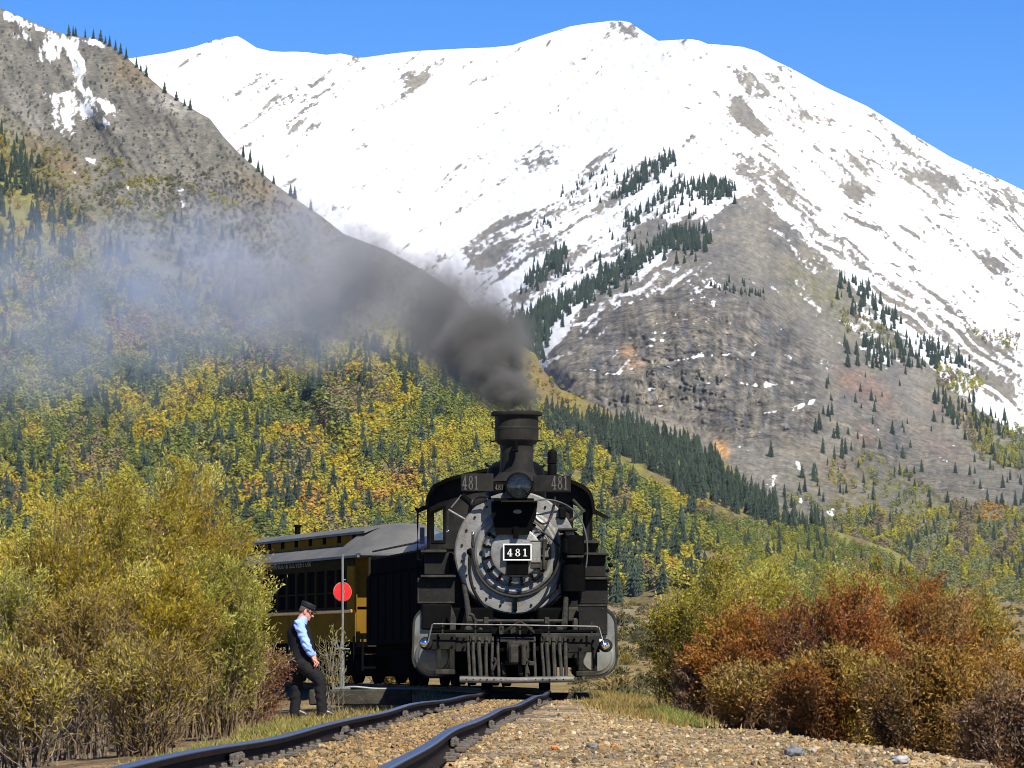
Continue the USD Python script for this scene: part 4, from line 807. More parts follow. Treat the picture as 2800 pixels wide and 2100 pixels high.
# domes, whistle
for name, px_, py_, rpx, Y_ in (('sand_dome', 1410, 1262, 82, 65.3), ('steam_dome', 1408, 1275, 74, 67.2)):
    c_ = at(px_, py_, Y_); r_ = rpx / FOC * Y_
    O(name, lathe([(r_ * 1.12, SZ + .80), (r_ * 1.02, SZ + .95), (r_, c_[2] - r_ * .55), (r_ * .92, c_[2] - r_ * .22), (r_ * .70, c_[2] - r_ * .03), (r_ * .35, c_[2] + .03), (.001, c_[2] + .04)], (c_[0], Y_, 0), 'z', 36), m_blk)
wh = at(1510, 1262, 66.5)
O('whistle', lathe([(.075, px_z(1300, 66.5)), (.075, px_z(1272, 66.5)), (.06, px_z(1270, 66.5)), (.08, px_z(1266, 66.5)), (.08, px_z(1238, 66.5)), (.05, px_z(1232, 66.5)), (.02, px_z(1228, 66.5)), (.001, px_z(1227, 66.5))], (wh[0], 66.5, 0), 'z', 20), m_blk)
O('pop_valve', MB().tube(pts([(1326, 1266, 66), (1338, 1276, 66)], 0), .02).tube(pts([(1490, 1271, 66), (1478, 1280, 66)], 0), .02).mesh, m_blk, split=True)

# the cab
roof = [(1162, 1385), (1166, 1356), (1184, 1325), (1222, 1307), (1260, 1296), (1320, 1282), (1390, 1275), (1470, 1282), (1530, 1298), (1575, 1316), (1600, 1328), (1617, 1345), (1624, 1368), (1627, 1392)]
inner = [(1619, 1392), (1616, 1370), (1608, 1350), (1594, 1337), (1570, 1325), (1528, 1307), (1470, 1291), (1390, 1284), (1320, 1291), (1262, 1305), (1226, 1316), (1192, 1332), (1175, 1359), (1170, 1385)]
O('cab_roof', face_poly(outline(roof + inner, 68.7), 68.7, 2.9), m_blk, 40)
wall = sg.Polygon(pts([(1169, 1385), (1175, 1359), (1192, 1332), (1226, 1316), (1262, 1305), (1320, 1291), (1390, 1284), (1470, 1291), (1528, 1307), (1570, 1325), (1594, 1337), (1608, 1350), (1616, 1370), (1619, 1392), (1619, 1560), (1602, 1740), (1184, 1740), (1168, 1560)], 69.0)[:, [0, 2]])
wins = [outline([(1182, 1400), (1216, 1385), (1216, 1482), (1182, 1482)], 69.0), outline([(1562, 1372), (1598, 1388), (1598, 1474), (1562, 1474)], 69.0)]
O('cab_front', face_poly(wall.difference(shapely.union_all(wins)), 69.0, .05), m_pan, False)
for w__ in wins:
    fw = O('cab_window', face_poly(w__.buffer(.02).difference(w__.buffer(-.03)), 68.985, .03), m_blk, False)
    obj('pane', face_poly(w__, 69.02, .006), m_glass, fw)
O('cab_side', MB().box((px_x(1169, 69) + .02, 70.2, 1.15), (.05, 2.3, 1.3)).box((px_x(1169, 69) + .02, 69.1, 2.4), (.05, .22, 1.3)).box((px_x(1169, 69) + .02, 71.2, 2.4), (.05, .25, 1.3)).mesh, m_blk, False)
O('cab_side', MB().box((px_x(1619, 69) - .02, 70.2, 1.15), (.05, 2.3, 1.3)).box((px_x(1619, 69) - .02, 69.1, 2.4), (.05, .22, 1.3)).box((px_x(1619, 69) - .02, 71.2, 2.4), (.05, .25, 1.3)).mesh, m_blk, False)
O('cab_back', MB().box((-.05, 71.3, 1.2), (2.7, .05, 1.6)).mesh, m_dark, False)
O('cab_awning', MB().add(bx((px_x(1152, 69.6), 69.9, px_z(1391, 69.6)), (.19, 1.2, .02), ry=-.45)).tube(pts([(1142, 1390, 69.3), (1139, 1397, 69.3)], 0), .04).mesh, m_blk)
O('cab_awning', MB().add(bx((px_x(1639, 69.6), 69.9, px_z(1403, 69.6)), (.27, 1.2, .02), ry=.50)).mesh, m_blk)
O('cab_handrail', MB().tube(pts([(1166, 1388, 69.2), (1143, 1397, 69.2), (1142, 1420, 69.2), (1142, 1530, 69.2), (1166, 1536, 69.2)], 0), .017).mesh, m_blk)
O('cab_curtain', rect(1148, 1442, 1161, 1488, 69.7, .02), pmat('faded_canvas', (.17, .165, .19), 0.9), False)
O('cab_handrail', MB().tube(pts([(1621, 1405, 69.2), (1632, 1400, 69.2), (1632, 1520, 69.2), (1621, 1526, 69.2)], 0), .012).mesh, m_blk)

# stepped running boards and the boxes below them, both sides
for args in (('tread', (1150, 1503, 1221, 1511), 62.6, 5.5, m_iron), ('running_board_panel', (1160, 1512, 1228, 1571), 62.75, .5, m_pan), ('tread', (1150, 1572, 1246, 1579), 62.2, .9, m_iron), ('air_reservoir', (1142, 1580, 1243, 1649), 62.35, .8, m_pan),
             ('tread', (1591, 1478, 1640, 1486), 63.6, 5.0, m_iron), ('running_board_panel', (1598, 1486, 1636, 1511), 63.8, .4, m_pan), ('tread', (1600, 1511, 1665, 1518), 62.6, .9, m_iron), ('running_board_panel', (1594, 1519, 1656, 1577), 62.75, .5, m_pan), ('tread', (1584, 1578, 1673, 1585), 62.1, .7, m_iron),
             ('air_reservoir', (1581, 1587, 1662, 1651), 62.25, .8, m_pan), ('cylinder_apron', (1582, 1653, 1661, 1736), 61.35, .08, m_pan)):
    O(args[0], rect(*args[1], args[2], args[3]), args[4], False)
O('panel_edge', MB().add(rect(1142, 1580, 1145, 1649, 62.34, .02, 0)).add(rect(1145, 1645, 1243, 1649, 62.345, .02, 0)).mesh, m_iron, False)
O('panel_edge', MB().add(rect(1583, 1653, 1661, 1657, 61.34, .02, 0)).mesh, m_iron, False)
rv = MB()
for px_, py_ in ((1170, 1600), (1170, 1615), (1170, 1630), (1652, 1600), (1652, 1640), (1590, 1600), (1590, 1640), (1648, 1665), (1648, 1720), (1590, 1668)):
    rv.add(lathe([(.001, -.012), (.012, -.010), (.014, 0)], at(px_, py_, 62.35 if px_ < 1400 else 62.25) if py_ < 1650 else at(px_, py_, 61.35), 'y', 7))
O('rivets', rv.mesh, m_iron, kind='stuff')
for s_, pxs in ((0, (1668, 1528, 5)), (0, (1672, 1545, 7)), (0, (1665, 1560, 5))):
    q_ = trimesh.creation.icosphere(2, pxs[2] / FOC * 64); q_.apply_translation(at(pxs[0] - 3, pxs[1], 63.2)); O('pipe_fitting', q_, m_blk, True)

# cylinders, valve chests
for s_ in (-1, 1):
    c1, c2 = at(1408 + s_ * 223, 1795, 61.45), at(1408 + s_ * 229, 1708, 61.45)
    r1, r2 = 57 / FOC * 61.45, 48 / FOC * 61.45
    cyl = shapely.union_all([sg.Point(c1[0], c1[2]).buffer(r1, 24), sg.Point(c2[0], c2[2]).buffer(r2, 24)]).convex_hull
    O('cylinder_jacket', face_poly(cyl, 61.45, 1.3), m_jack, 35)
    O('cylinder_rim', face_poly(cyl.buffer(.012).difference(cyl.buffer(-.02)), 61.43, .06), m_iron, 35)
    O('cylinder_head', lathe([(r1 * .90, 61.45), (r1 * .86, 61.41), (r1 * .74, 61.39), (r1 * .70, 61.37), (r1 * .25, 61.36), (.001, 61.36)], (c1[0], 0, c1[2]), 'y', 40), m_jack, 25)
    O('cylinder_saddle', MB().box((c1[0] - s_ * .55, 62.2, (c1[2] + c2[2]) / 2 + .05), (.7, 1.0, .9), b=.03).mesh, m_dark)
O('cylinder_apron', rect(1152, 1652, 1236, 1722, 61.38, .06, .02), m_blk, False)
O('drip_cock', MB().tube(pts([(1681, 1800, 61.6), (1688, 1806, 61.6), (1687, 1822, 61.6)], 0), .02).mesh, m_steel)

# frame, saddle, pumps and dark gear and filler under the boiler
O('saddle', MB().box((XC, 63.1, 1.15), (.95, 1.2, .9), b=.05).box((XC, 61.5, .75), (.8, 2.2, .35), b=.03).mesh, m_dark)
O('main_frame', MB().box((XC - .62, 66.0, .75), (.10, 8.5, .5)).box((XC + .62, 66.0, .75), (.10, 8.5, .5)).box((XC, 66.5, 1.0), (1.3, 6, .12)).box((XC, 68.5, 1.25), (1.7, 3.2, .9)).mesh, m_dark, split=True)
for s_ in (-1, 1):
    O('pilot_wheel', lathe([(.05, .035), (.30, .035), (.32, .05), (.36, .05), (.36, -.05), (.39, -.075), (.30, -.06), (.05, -.04)], (XC + s_ * .46, 61.7, .375), 'x', 28), m_dark)
    for k_ in range(4):
        wy = 63.9 + k_ * 1.32
        O('driving_wheel', lathe([(.08, .05), (.42, .05), (.45, .06), (.56, .06), (.56, -.05), (.585, -.08), (.42, -.05), (.08, -.05)], (XC + s_ * .46, wy, .57), 'x', 32), m_dark)
        O('counterweight', MB().add(bx((XC + s_ * 1.0, wy, .57), (.16, .5, .75), b=.06)).mesh, m_dark)
    O('side_rod', MB().box((XC + s_ * 1.16, 65.9, .42), (.07, 4.4, .12), b=.02).mesh, m_iron)
O('ash_pan', MB().box((XC, 66.4, .42), (1.25, 7.6, .50), b=.03).mesh, m_dark)  # filler box added to black out the gap between the wheels
O('air_pump', MB().add(lathe([(.001, px_z(1468, 63)), (.17, px_z(1470, 63)), (.17, px_z(1520, 63)), (.10, px_z(1526, 63)), (.10, px_z(1545, 63)), (.19, px_z(1550, 63)), (.19, px_z(1620, 63)), (.001, px_z(1624, 63))], (px_x(1566, 62.1), 62.1, 0), 'z', 24)).mesh, m_dark, split=True)
O('pump_ledge', MB().add(rect(1526, 1444, 1580, 1450, 61.9, .5)).add(rect(1550, 1519, 1596, 1525, 61.85, .4)).mesh, m_iron, split=True)
O('pump_pipe', MB().tube(spline(pts([(1560, 1454, 62.6), (1576, 1462, 62.6), (1590, 1485, 62.6), (1588, 1520, 62.6), (1592, 1560, 62.6), (1586, 1600, 62.6)], 0), 20), .03).tube(spline(pts([(1540, 1480, 62.6), (1556, 1474, 62.6), (1580, 1476, 62.6), (1584, 1500, 62.6)], 0), 16), .035).mesh, m_dark, split=True)
O('feed_pump', MB().add(rect(1538, 1470, 1588, 1518, 61.95, .3, .04)).add(rect(1536, 1528, 1590, 1574, 62.0, .35, .05)).add(rect(1550, 1576, 1584, 1642, 62.1, .4, .04)).mesh, m_dark, split=True)
O('oil_can_shelf', MB().add(rect(1205, 1500, 1240, 1506, 62.9, .5)).add(rect(1212, 1512, 1240, 1560, 63.0, .3, .03)).mesh, m_dark, split=True)

# pipes and rods round the smokebox
O('hand_rail', tube(spline(pts([(1466, 1370, 62.1), (1495, 1366, 62.2), (1540, 1377, 62.3), (1578, 1405, 62.4), (1598, 1446, 62.4), (1606, 1500, 62.4), (1602, 1552, 62.4)], 0), 36), .013), m_steel)
O('steam_hose', tube(spline(pts([(1458, 1405, 62.1), (1470, 1424, 62.1), (1490, 1432, 62.15), (1506, 1415, 62.2), (1514, 1390, 62.3), (1518, 1360, 62.5)], 0), 28), .016), m_rub)
O('steam_hose', tube(spline(pts([(1462, 1456, 62.2), (1485, 1456, 62.2), (1505, 1470, 62.2), (1524, 1488, 62.2), (1545, 1500, 62.3)], 0), 24), .016), m_rub)
O('pump_bracket', MB().add(rect(1534, 1452, 1546, 1640, 62.2, .12, .02)).mesh, m_dark)
O('turret', MB().add(rect(1527, 1385, 1548, 1420, 62.3, .3, .03)).mesh, m_blk)
O('steam_hose', tube(spline(pts([(1340, 1362, 62.3), (1310, 1358, 62.4), (1294, 1366, 62.4), (1290, 1380, 62.35), (1305, 1378, 62.3), (1330, 1368, 62.25)], 0), 24), .022), m_rub)
for pth, r_, m__ in (([(1226, 1394), (1271, 1420)], .019, m_rod), ([(1234, 1388), (1262, 1354)], .013, m_rod), ([(1225, 1396), (1224, 1450)], .010, m_iron), ([(1566, 1366), (1598, 1400)], .024, m_iron), ([(1600, 1394), (1560, 1424)], .024, m_iron), ([(1262, 1354), (1290, 1378), (1296, 1410), (1290, 1420)], .05, m_dark), ([(1288, 1376), (1280, 1430)], .03, m_dark), ([(1560, 1400), (1530, 1380)], .03, m_dark)):
    O('rod', tube(pts(pth, 62.75), r_), m__)
s_ = trimesh.creation.icosphere(2, .028); s_.apply_translation(at(1225, 1453, 62.75)); O('rod_knob', s_, m_chrome, True)
for lst in ([(1268, 1600, 62.4), (1276, 1640, 61.6), (1284, 1705, 60.75)], [(1549, 1618, 62.4), (1546, 1660, 61.6), (1543, 1712, 60.75)]):
    O('smokebox_brace', tube(pts(lst, 0), [.036, .04, .05], 10), m_iron)
O('cross_pipe', MB().tube(pts([(1296, 1698, 60.9), (1545, 1698, 60.9)], 0), .028).add(rect(1323, 1687, 1336, 1706, 60.85, .12)).add(rect(1489, 1687, 1502, 1706, 60.85, .12)).add(rect(1296, 1690, 1303, 1706, 60.85, .1)).mesh, m_iron)
O('cross_pipe', tube(spline(pts([(1284, 1680, 60.9), (1294, 1684, 60.9), (1298, 1698, 60.9), (1304, 1704, 60.9)], 0), 12), .022), m_iron)
O('pipe_gusset', face_poly(outline([(1234, 1656), (1247, 1690), (1246, 1722), (1230, 1722)], 61.2), 61.2, .04), m_iron, False)

# pilot beam, footsteps, cowcatcher, coupler
O('pilot_beam', MB().add(rect(1170, 1731, 1640, 1768, 60.40, .30, .012)).mesh, m_iron, False)
O('pilot_deck', MB().add(rect(1176, 1722, 1632, 1730, 60.45, 1.0)).mesh, m_dark, False)
O('beam_end', MB().add(rect(1172, 1734, 1246, 1776, 60.36, .04)).add(rect(1246, 1740, 1280, 1782, 60.37, .03)).mesh, m_pan, False)
O('beam_end', MB().add(rect(1548, 1738, 1640, 1784, 60.36, .04)).add(rect(1548, 1784, 1578, 1800, 60.37, .03)).mesh, m_pan, False)
bb = MB()
for px_, py_ in ((1200, 1744), (1236, 1744), (1251, 1746), (1268, 1748), (1200, 1768), (1236, 1768), (1268, 1770), (1553, 1750), (1570, 1748), (1590, 1750), (1622, 1752), (1553, 1775), (1570, 1790), (1588, 1774), (1622, 1774)):
    bb.add(lathe([(.001, -.03), (.018, -.028), (.02, 0)], at(px_, py_, 60.35), 'y', 6))
O('beam_bolts', bb.mesh, m_dark, kind='stuff')
for (a, b_, c_, d_, e_, f__, yb) in ((1194, 1206, 1229, 1243, 1189, 1244, 1830), (1582, 1596, 1617, 1633, 1575, 1629, 1835)):
    O('step_strap', rect(a, 1768, b_, yb, 60.34, .05), m_pan, False)
    O('step_strap', rect(c_, 1768, d_, yb, 60.34, .05), m_pan, False)
    O('foot_step', rect(e_, yb, f__, yb + 15, 60.05, .32, .015), m_iron, False)
for px_, py_ in ((1165, 1759), (1657, 1765)):
    c_ = at(px_, py_, 60.2); O('poling_pocket', lathe([(.10, 60.55), (.10, 60.25), (.085, 60.18), (.05, 60.17)], (c_[0], 0, c_[2]), 'y', 20), m_pan)
    q_ = trimesh.creation.icosphere(2, .062); q_.apply_translation((c_[0] - .02, 60.16, c_[2])); O('polished_cap', q_, m_chrome, True)
O('cut_lever', MB().tube(pts([(1170, 1758, 60.05), (1182, 1708, 60.15), (1186, 1706, 60.15), (1400, 1709, 60.15), (1630, 1713, 60.15), (1638, 1716, 60.15), (1652, 1766, 60.05)], 0), .011, 8).mesh, m_steel)
for px_ in (1210, 1300, 1370, 1422, 1500, 1618):
    O('lever_eye', rect(px_ - 2, 1702, px_ + 2, 1735, 60.2, .03, .003), m_iron, False)
for x0_, x1_ in ((1281, 1284), (1294, 1297), (1310, 1314), (1330, 1330), (1347, 1346), (1362, 1364), (1443, 1440), (1461, 1464), (1482, 1487), (1496, 1500), (1514, 1517), (1531, 1535), (1547, 1548)):
    w_ = 4.2 + 1.6 * ((x0_ * 7) % 3) / 2
    O('pilot_bar', tube(spline(pts([(x0_, 1742, 60.40), (x0_ + (x1_ - x0_) * .3 - 1, 1785, 60.28), (x1_ - .5, 1830, 60.08), (x1_, 1852, 60.02)], 0), 10), w_ / FOC * 60, 8), m_iron)
for x0_, x1_, y1_ in ((1374, 1380, 1846), (1421, 1424, 1846), (1437, 1445, 1845)):
    O('pilot_bar', tube(pts([(x0_, 1815, 60.2), (x1_, y1_, 60.02)], 0), .03, 8), m_iron)
O('pilot_foot', MB().tube(pts([(1258, 1858, 60.0), (1330, 1859, 59.95), (1413, 1860, 59.92), (1500, 1858, 59.95), (1568, 1856, 60.0)], 0), .046, 12).mesh, pmat('worn_pilot_foot', (.095, .092, .078), .6, .5, 3, bump=.4, bscale=20, dirt=(.07, .065, .055), dirt_scale=3))
O('pilot_foot', rect(1256, 1848, 1350, 1866, 60.0, .06), m_iron, False)
pb = MB()
for px_ in range(1275, 1560, 19): pb.add(lathe([(.001, -.012), (.011, -.01), (.012, 0)], at(px_, 1858, 59.90), 'y', 6))
O('foot_bolts', pb.mesh, m_dark, kind='stuff')
O('coupler', MB().add(rect(1386, 1752, 1447, 1806, 60.15, .3, .03)).add(rect(1392, 1762, 1420, 1816, 59.85, .35, .03)).add(rect(1420, 1756, 1444, 1772, 59.8, .35, .03)).add(rect(1424, 1798, 1444, 1814, 59.85, .35, .03)).tube(pts([(1432, 1762, 59.78), (1432, 1818, 59.78)], 0), .035, 10).mesh, m_iron)
O('coupler_carrier', MB().add(rect(1367, 1742, 1460, 1756, 60.32, .1)).add(rect(1380, 1806, 1452, 1818, 60.2, .2)).add(rect(1446, 1808, 1462, 1820, 60.1, .1)).mesh, m_iron, False)
O('air_hose', tube(spline(pts([(1350, 1850, 60.0), (1346, 1835, 59.95), (1353, 1820, 60.0), (1351, 1800, 60.1)], 0), 14), .022), m_rub)
O('uncoupling_gear', MB().tube(pts([(1380, 1728, 60.3), (1410, 1706, 60.2), (1424, 1700, 60.2), (1440, 1712, 60.2), (1460, 1730, 60.3)], 0), .02).add(rect(1364, 1712, 1378, 1735, 60.3, .1)).add(rect(1448, 1714, 1456, 1735, 60.3, .1)).add(rect(1395, 1714, 1410, 1734, 60.35, .1)).mesh, m_iron, split=True)
O('front_gear', MB().add(rect(1270, 1712, 1292, 1730, 60.7, .3, .03)).add(rect(1308, 1716, 1320, 1731, 60.6, .2, .02)).add(rect(1520, 1712, 1540, 1731, 60.7, .3, .03)).add(rect(1566, 1690, 1580, 1731, 60.9, .2, .02)).add(rect(1552, 1660, 1582, 1700, 61.5, .2, .02)).mesh, m_iron, split=True)

# ---- tender
def along(y0, y1):
    a = np.array([float(track_x(y0)), y0, 0]); b = np.array([float(track_x(y1)), y1, 0])
    return (a + b) / 2, math.atan2(-(b - a)[0], (b - a)[1]), np.linalg.norm(b - a)
tc, trz, tl = along(72.0, 79.4)
tender = thing('coal_tender', tc, 'black coal tender coupled behind the locomotive cab', 'tender')
def place_along(v, c, rz): return np.asarray(v) @ rot(rz).T + c
def T_(name, mb, mat, smooth=False, parent=None, C=tc, RZ=trz):
    v, f = mb.mesh if isinstance(mb, MB) else mb
    return obj(name, (place_along(v, C, RZ), f), mat, parent or tender, smooth=smooth)
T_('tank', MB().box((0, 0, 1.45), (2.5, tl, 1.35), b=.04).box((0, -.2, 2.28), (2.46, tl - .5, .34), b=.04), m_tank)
T_('frame', MB().box((0, 0, .68), (2.1, tl, .22)).box((0, -tl / 2, .62), (2.5, .2, .3)), m_dark)
cv, cf = trimesh.creation.icosphere(3, 1.0).vertices.copy(), trimesh.creation.icosphere(3, 1.0).faces
cv = np.asarray(cv) * [1.05, 3.0, .38]; cv += (fbm(cv * 4, 3, 5)[:, None] - .5) * .22; cv += [0, -.4, 2.45]
T_('coal', (cv, cf), m_coal)
rail_m = MB()
for s_ in (-1, 1):
    rail_m.tube([(s_ * 1.2, -tl / 2 + .3, 2.58), (s_ * 1.2, tl / 2 - .6, 2.58)], .02, 6)
T_('coping', rail_m, m_iron)
T_('under_gear', MB().box((0, 0, .38), (1.5, tl - .3, .46), b=.03).box((0, 0, .45), (2.2, 2.0, .5), b=.03), m_dark)  # filler boxes added so the space under the tender stays black
for k_ in range(7):
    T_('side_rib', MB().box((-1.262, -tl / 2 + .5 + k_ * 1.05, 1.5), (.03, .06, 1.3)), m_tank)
for y_ in (-2.6, -1.3, 1.3, 2.6):
    for s_ in (-1, 1):
        T_('wheel', lathe([(.05, .04), (.3, .05), (.36, .05), (.36, -.05), (.385, -.07), (.05, -.05)], (s_ * .46, y_, .37), 'x', 24), m_dark, 30)
for y_ in (-1.95, 1.95):
    for s_ in (-1, 1):
        T_('bogie_frame', MB().box((s_ * .85, y_, .42), (.12, 1.9, .22), b=.03).box((s_ * .85, y_, .55), (.2, .6, .25), b=.03), m_dark)
# ================================================================= passenger coach behind the tender
m_yel = pmat('mustard_coach_paint', (.135, .075, .010), 0.6, 0.15, 3, spec=.0, extra=dict(ior=1.1), dirt=(.09, .05, .012), dirt_scale=2)  # mustard lowered in the base colour for the coach side's shade
m_org = pmat('golden_railing_paint', (.52, .24, .03), 0.5, 0.12, 5)
m_bro = pmat('dark_brown_coach_paint', (.024, .020, .010), 0.6, 0.2, 4, spec=.0, extra=dict(ior=1.1))  # brown lowered likewise for the shaded side
m_roof = pmat('grey_canvas_roof', (.085, .085, .080), 0.8, 0.22, 1.4, bump=.15, bscale=14, spec=.2, dirt=(.115, .11, .10), dirt_scale=1.2)
m_win = pmat('dark_window_glass', (.004, .004, .005), 0.5, 0.2, 3, spec=0.0, extra=dict(ior=1.15))
cang = math.radians(18.4)
corner = at(968, 1700, 81.6)                           # front left body corner
cdir = np.array([-math.sin(cang), math.cos(cang), 0]); cside = np.array([math.cos(cang), math.sin(cang), 0])
CL, CWD = 12.4, 2.5
cc = np.array([corner[0], corner[1], 0]) + cside * CWD / 2 + cdir * CL / 2
coach = thing('passenger_coach', cc, 'mustard yellow clerestory passenger coach with long row of dark windows behind the tender', 'railway coach')
K = lambda name, mb, mat, smooth=False, parent=None: T_(name, mb, mat, smooth, parent or coach, cc, cang)
hw, hl = CWD / 2, CL / 2
zf, zs, zw, zl, ze = 0.84, 1.50, 2.38, 2.58, 2.63       # floor, sill, window head, letterboard top, eave
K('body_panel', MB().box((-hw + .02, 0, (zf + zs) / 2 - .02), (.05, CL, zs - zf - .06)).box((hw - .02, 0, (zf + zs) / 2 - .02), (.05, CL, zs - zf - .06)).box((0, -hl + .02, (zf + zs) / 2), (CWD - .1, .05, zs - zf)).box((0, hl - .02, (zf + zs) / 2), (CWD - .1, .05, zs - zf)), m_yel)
K('belt_rail', MB().box((-hw - .015, 0, zs - .03), (.10, CL + .02, .07), b=.012).box((hw + .015, 0, zs - .03), (.10, CL + .02, .07), b=.012), m_org)
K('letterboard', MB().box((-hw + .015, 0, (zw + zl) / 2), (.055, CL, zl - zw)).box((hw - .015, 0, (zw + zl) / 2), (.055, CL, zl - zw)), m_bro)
tm = meshkit.text_mesh('DURANGO & SILVERTON', .125, .006, True)
tv = np.asarray(tm.vertices); tw = tv[:, 0].max()
tv = np.stack([np.full(len(tv), -hw - .013) - tv[:, 2], -hl + 3.2 + (tw - tv[:, 0]) * 1.75, zw + .06 + tv[:, 1]], 1)
K('lettering', (tv, np.asarray(tm.faces)[:, ::-1]), pmat('dim_lettering', (.042, .036, .022), .6))
pitch = 0.76; nwin = int((CL - .9) / pitch)
for i in range(nwin + 1):
    y_ = -hl + .55 + i * pitch
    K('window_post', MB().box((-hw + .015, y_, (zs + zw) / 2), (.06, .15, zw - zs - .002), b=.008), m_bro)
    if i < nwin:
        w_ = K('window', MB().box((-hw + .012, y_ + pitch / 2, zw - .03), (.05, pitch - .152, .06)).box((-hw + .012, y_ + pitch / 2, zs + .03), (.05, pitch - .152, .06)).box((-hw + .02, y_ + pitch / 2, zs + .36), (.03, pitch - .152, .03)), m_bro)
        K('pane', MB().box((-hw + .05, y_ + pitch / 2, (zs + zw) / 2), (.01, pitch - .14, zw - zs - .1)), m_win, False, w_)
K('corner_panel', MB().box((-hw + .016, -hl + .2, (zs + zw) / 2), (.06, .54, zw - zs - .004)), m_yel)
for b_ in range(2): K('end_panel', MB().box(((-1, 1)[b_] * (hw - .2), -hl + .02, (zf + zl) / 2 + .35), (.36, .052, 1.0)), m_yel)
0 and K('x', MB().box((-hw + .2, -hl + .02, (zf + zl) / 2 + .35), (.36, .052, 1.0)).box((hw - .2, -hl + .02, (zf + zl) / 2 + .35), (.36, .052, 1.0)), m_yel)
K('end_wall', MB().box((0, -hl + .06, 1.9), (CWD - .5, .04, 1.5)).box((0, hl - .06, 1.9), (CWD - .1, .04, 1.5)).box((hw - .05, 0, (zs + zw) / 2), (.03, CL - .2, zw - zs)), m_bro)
# lower roof decks with a bull-nosed end, clerestory, upper roof
rh = .80
def arch(w, zb, h, n=9, p=2.0): t_ = np.linspace(-1, 1, n); return np.stack([t_ * w, zb + h * (1 - np.abs(t_) ** p)], 1)
def hood(w, zb, h, y0, y1, drop0, nose=.9, thick=.05, n=17, p=2.4):
    """A roof deck bending down at the front end."""
    ys = np.r_[np.linspace(0, nose, 8)[:-1], np.linspace(nose, y1 - y0, 6)]
    rows = []
    for s in ys:
        g = 1 - min(s / nose, 1); prof = arch(w, zb, h, n, p); dz = drop0 * (1 - math.sqrt(max(0, 1 - g * g)))
        prof = prof.copy(); prof[:, 1] = np.maximum(prof[:, 1] - dz, zb); rows.append(np.stack([prof[:, 0], np.full(n, y0 + s), prof[:, 1]], 1))
    topv = np.array(rows); bot = topv - [0, 0, thick]
    k_ = len(ys); v = np.vstack([topv.reshape(-1, 3), bot.reshape(-1, 3)]); f = grid_faces(k_, n); f2 = f[:, ::-1] + k_ * n
    e = []
    def strip_(idx):
        for a, b in zip(idx[:-1], idx[1:]): e.extend([(a, b, b + k_ * n), (a, b + k_ * n, a + k_ * n)])
    strip_([i * n for i in range(k_)]); strip_([i * n + n - 1 for i in range(k_)]); strip_(list(range(n))); strip_([(k_ - 1) * n + j for j in range(n)])
    return v, np.vstack([f, f2, np.array(e)])
K('lower_roof', MB().add(hood(hw + .16, ze - .05, .36, -hl - .75, hl + .7, .26, .8)), m_roof, 35)
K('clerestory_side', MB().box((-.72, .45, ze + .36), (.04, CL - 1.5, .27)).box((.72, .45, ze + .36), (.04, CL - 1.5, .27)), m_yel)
for i in range(10):
    K('clerestory_window', MB().box((-.744, -hl + 1.75 + i * 1.12, ze + .37), (.012, .24, .16)), m_win)
K('upper_roof', MB().add(hood(.86, ze + .475, .165, -hl + .6, hl + .6, .0, 1.0, .05)), m_roof, 35)
K('roof_end', MB().add(hood(hw + .10, ze - .02, .675, -hl - .80, -hl + 1.15, .66, 1.75, .04, 17, 2.0)), m_roof, 35)
K('smoke_jack', MB().tube([(-.2, 1.9, ze + .55), (-.2, 1.9, ze + .80)], .065, 12).tube([(-.2, 1.9, ze + .80), (-.2, 1.9, ze + .84)], .09, 12), m_dark, 30)
# end platform and railings
for b_ in (-1, 1): K('platform', MB().box((0, b_ * (hl + .41), zf - .04), (CWD - .1, .82, .10)), m_bro)
for x_ in (-1.05, -.72, -.40, .40, .72, 1.05):
    K('railing_post', MB().box((x_, -hl - .78, zf + .52), (.085, .05, 1.0), b=.01), m_org)
for x_ in (-.74, .74):
    K('railing_panel', MB().box((x_, -hl - .77, zf + .93), (.70, .04, .10), b=.01).box((x_, -hl - .76, zf + .30), (.58, .03, .34), b=.01), m_org)
for x_ in (-1.15, 1.15):
    K('roof_post', MB().tube([(x_, -hl - .74, zf), (x_, -hl - .74, ze - .08)], .03, 8), m_bro, 30)
K('steps', MB().box((-1.1, -hl - .4, .62), (.34, .6, .04)).box((-1.15, -hl - .4, .34), (.3, .6, .04)).box((-1.28, -hl - .71, .62), (.04, .04, .7)).box((-1.28, -hl - .1, .62), (.04, .04, .7)), m_dark)
K('under_gear', MB().box((0, 0, .38), (1.5, CL - .6, .44), b=.03).box((-.5, .8, .5), (.9, 1.6, .5), b=.03), m_dark)  # dark filler added where daylight showed under the coach
K('underframe', MB().box((0, 0, .78), (2.2, CL, .25)).tube([(-.9, -3.2, .62), (-.9, -1.8, .38), (-.9, 1.8, .38), (-.9, 3.2, .62)], .03, 6), m_dark)
for y_ in (-4.6, 4.6):
    for s_ in (-1, 1):
        K('bogie_frame', MB().box((s_ * .82, y_, .43), (.12, 1.9, .2), b=.03).box((s_ * .82, y_, .55), (.2, .6, .22), b=.03), m_dark)
        for d_ in (-.72, .72):
            K('wheel', lathe([(.05, .04), (.3, .05), (.34, .05), (.34, -.05), (.365, -.07), (.05, -.05)], (s_ * .46, y_ + d_, .355), 'x', 24), m_dark, 30)
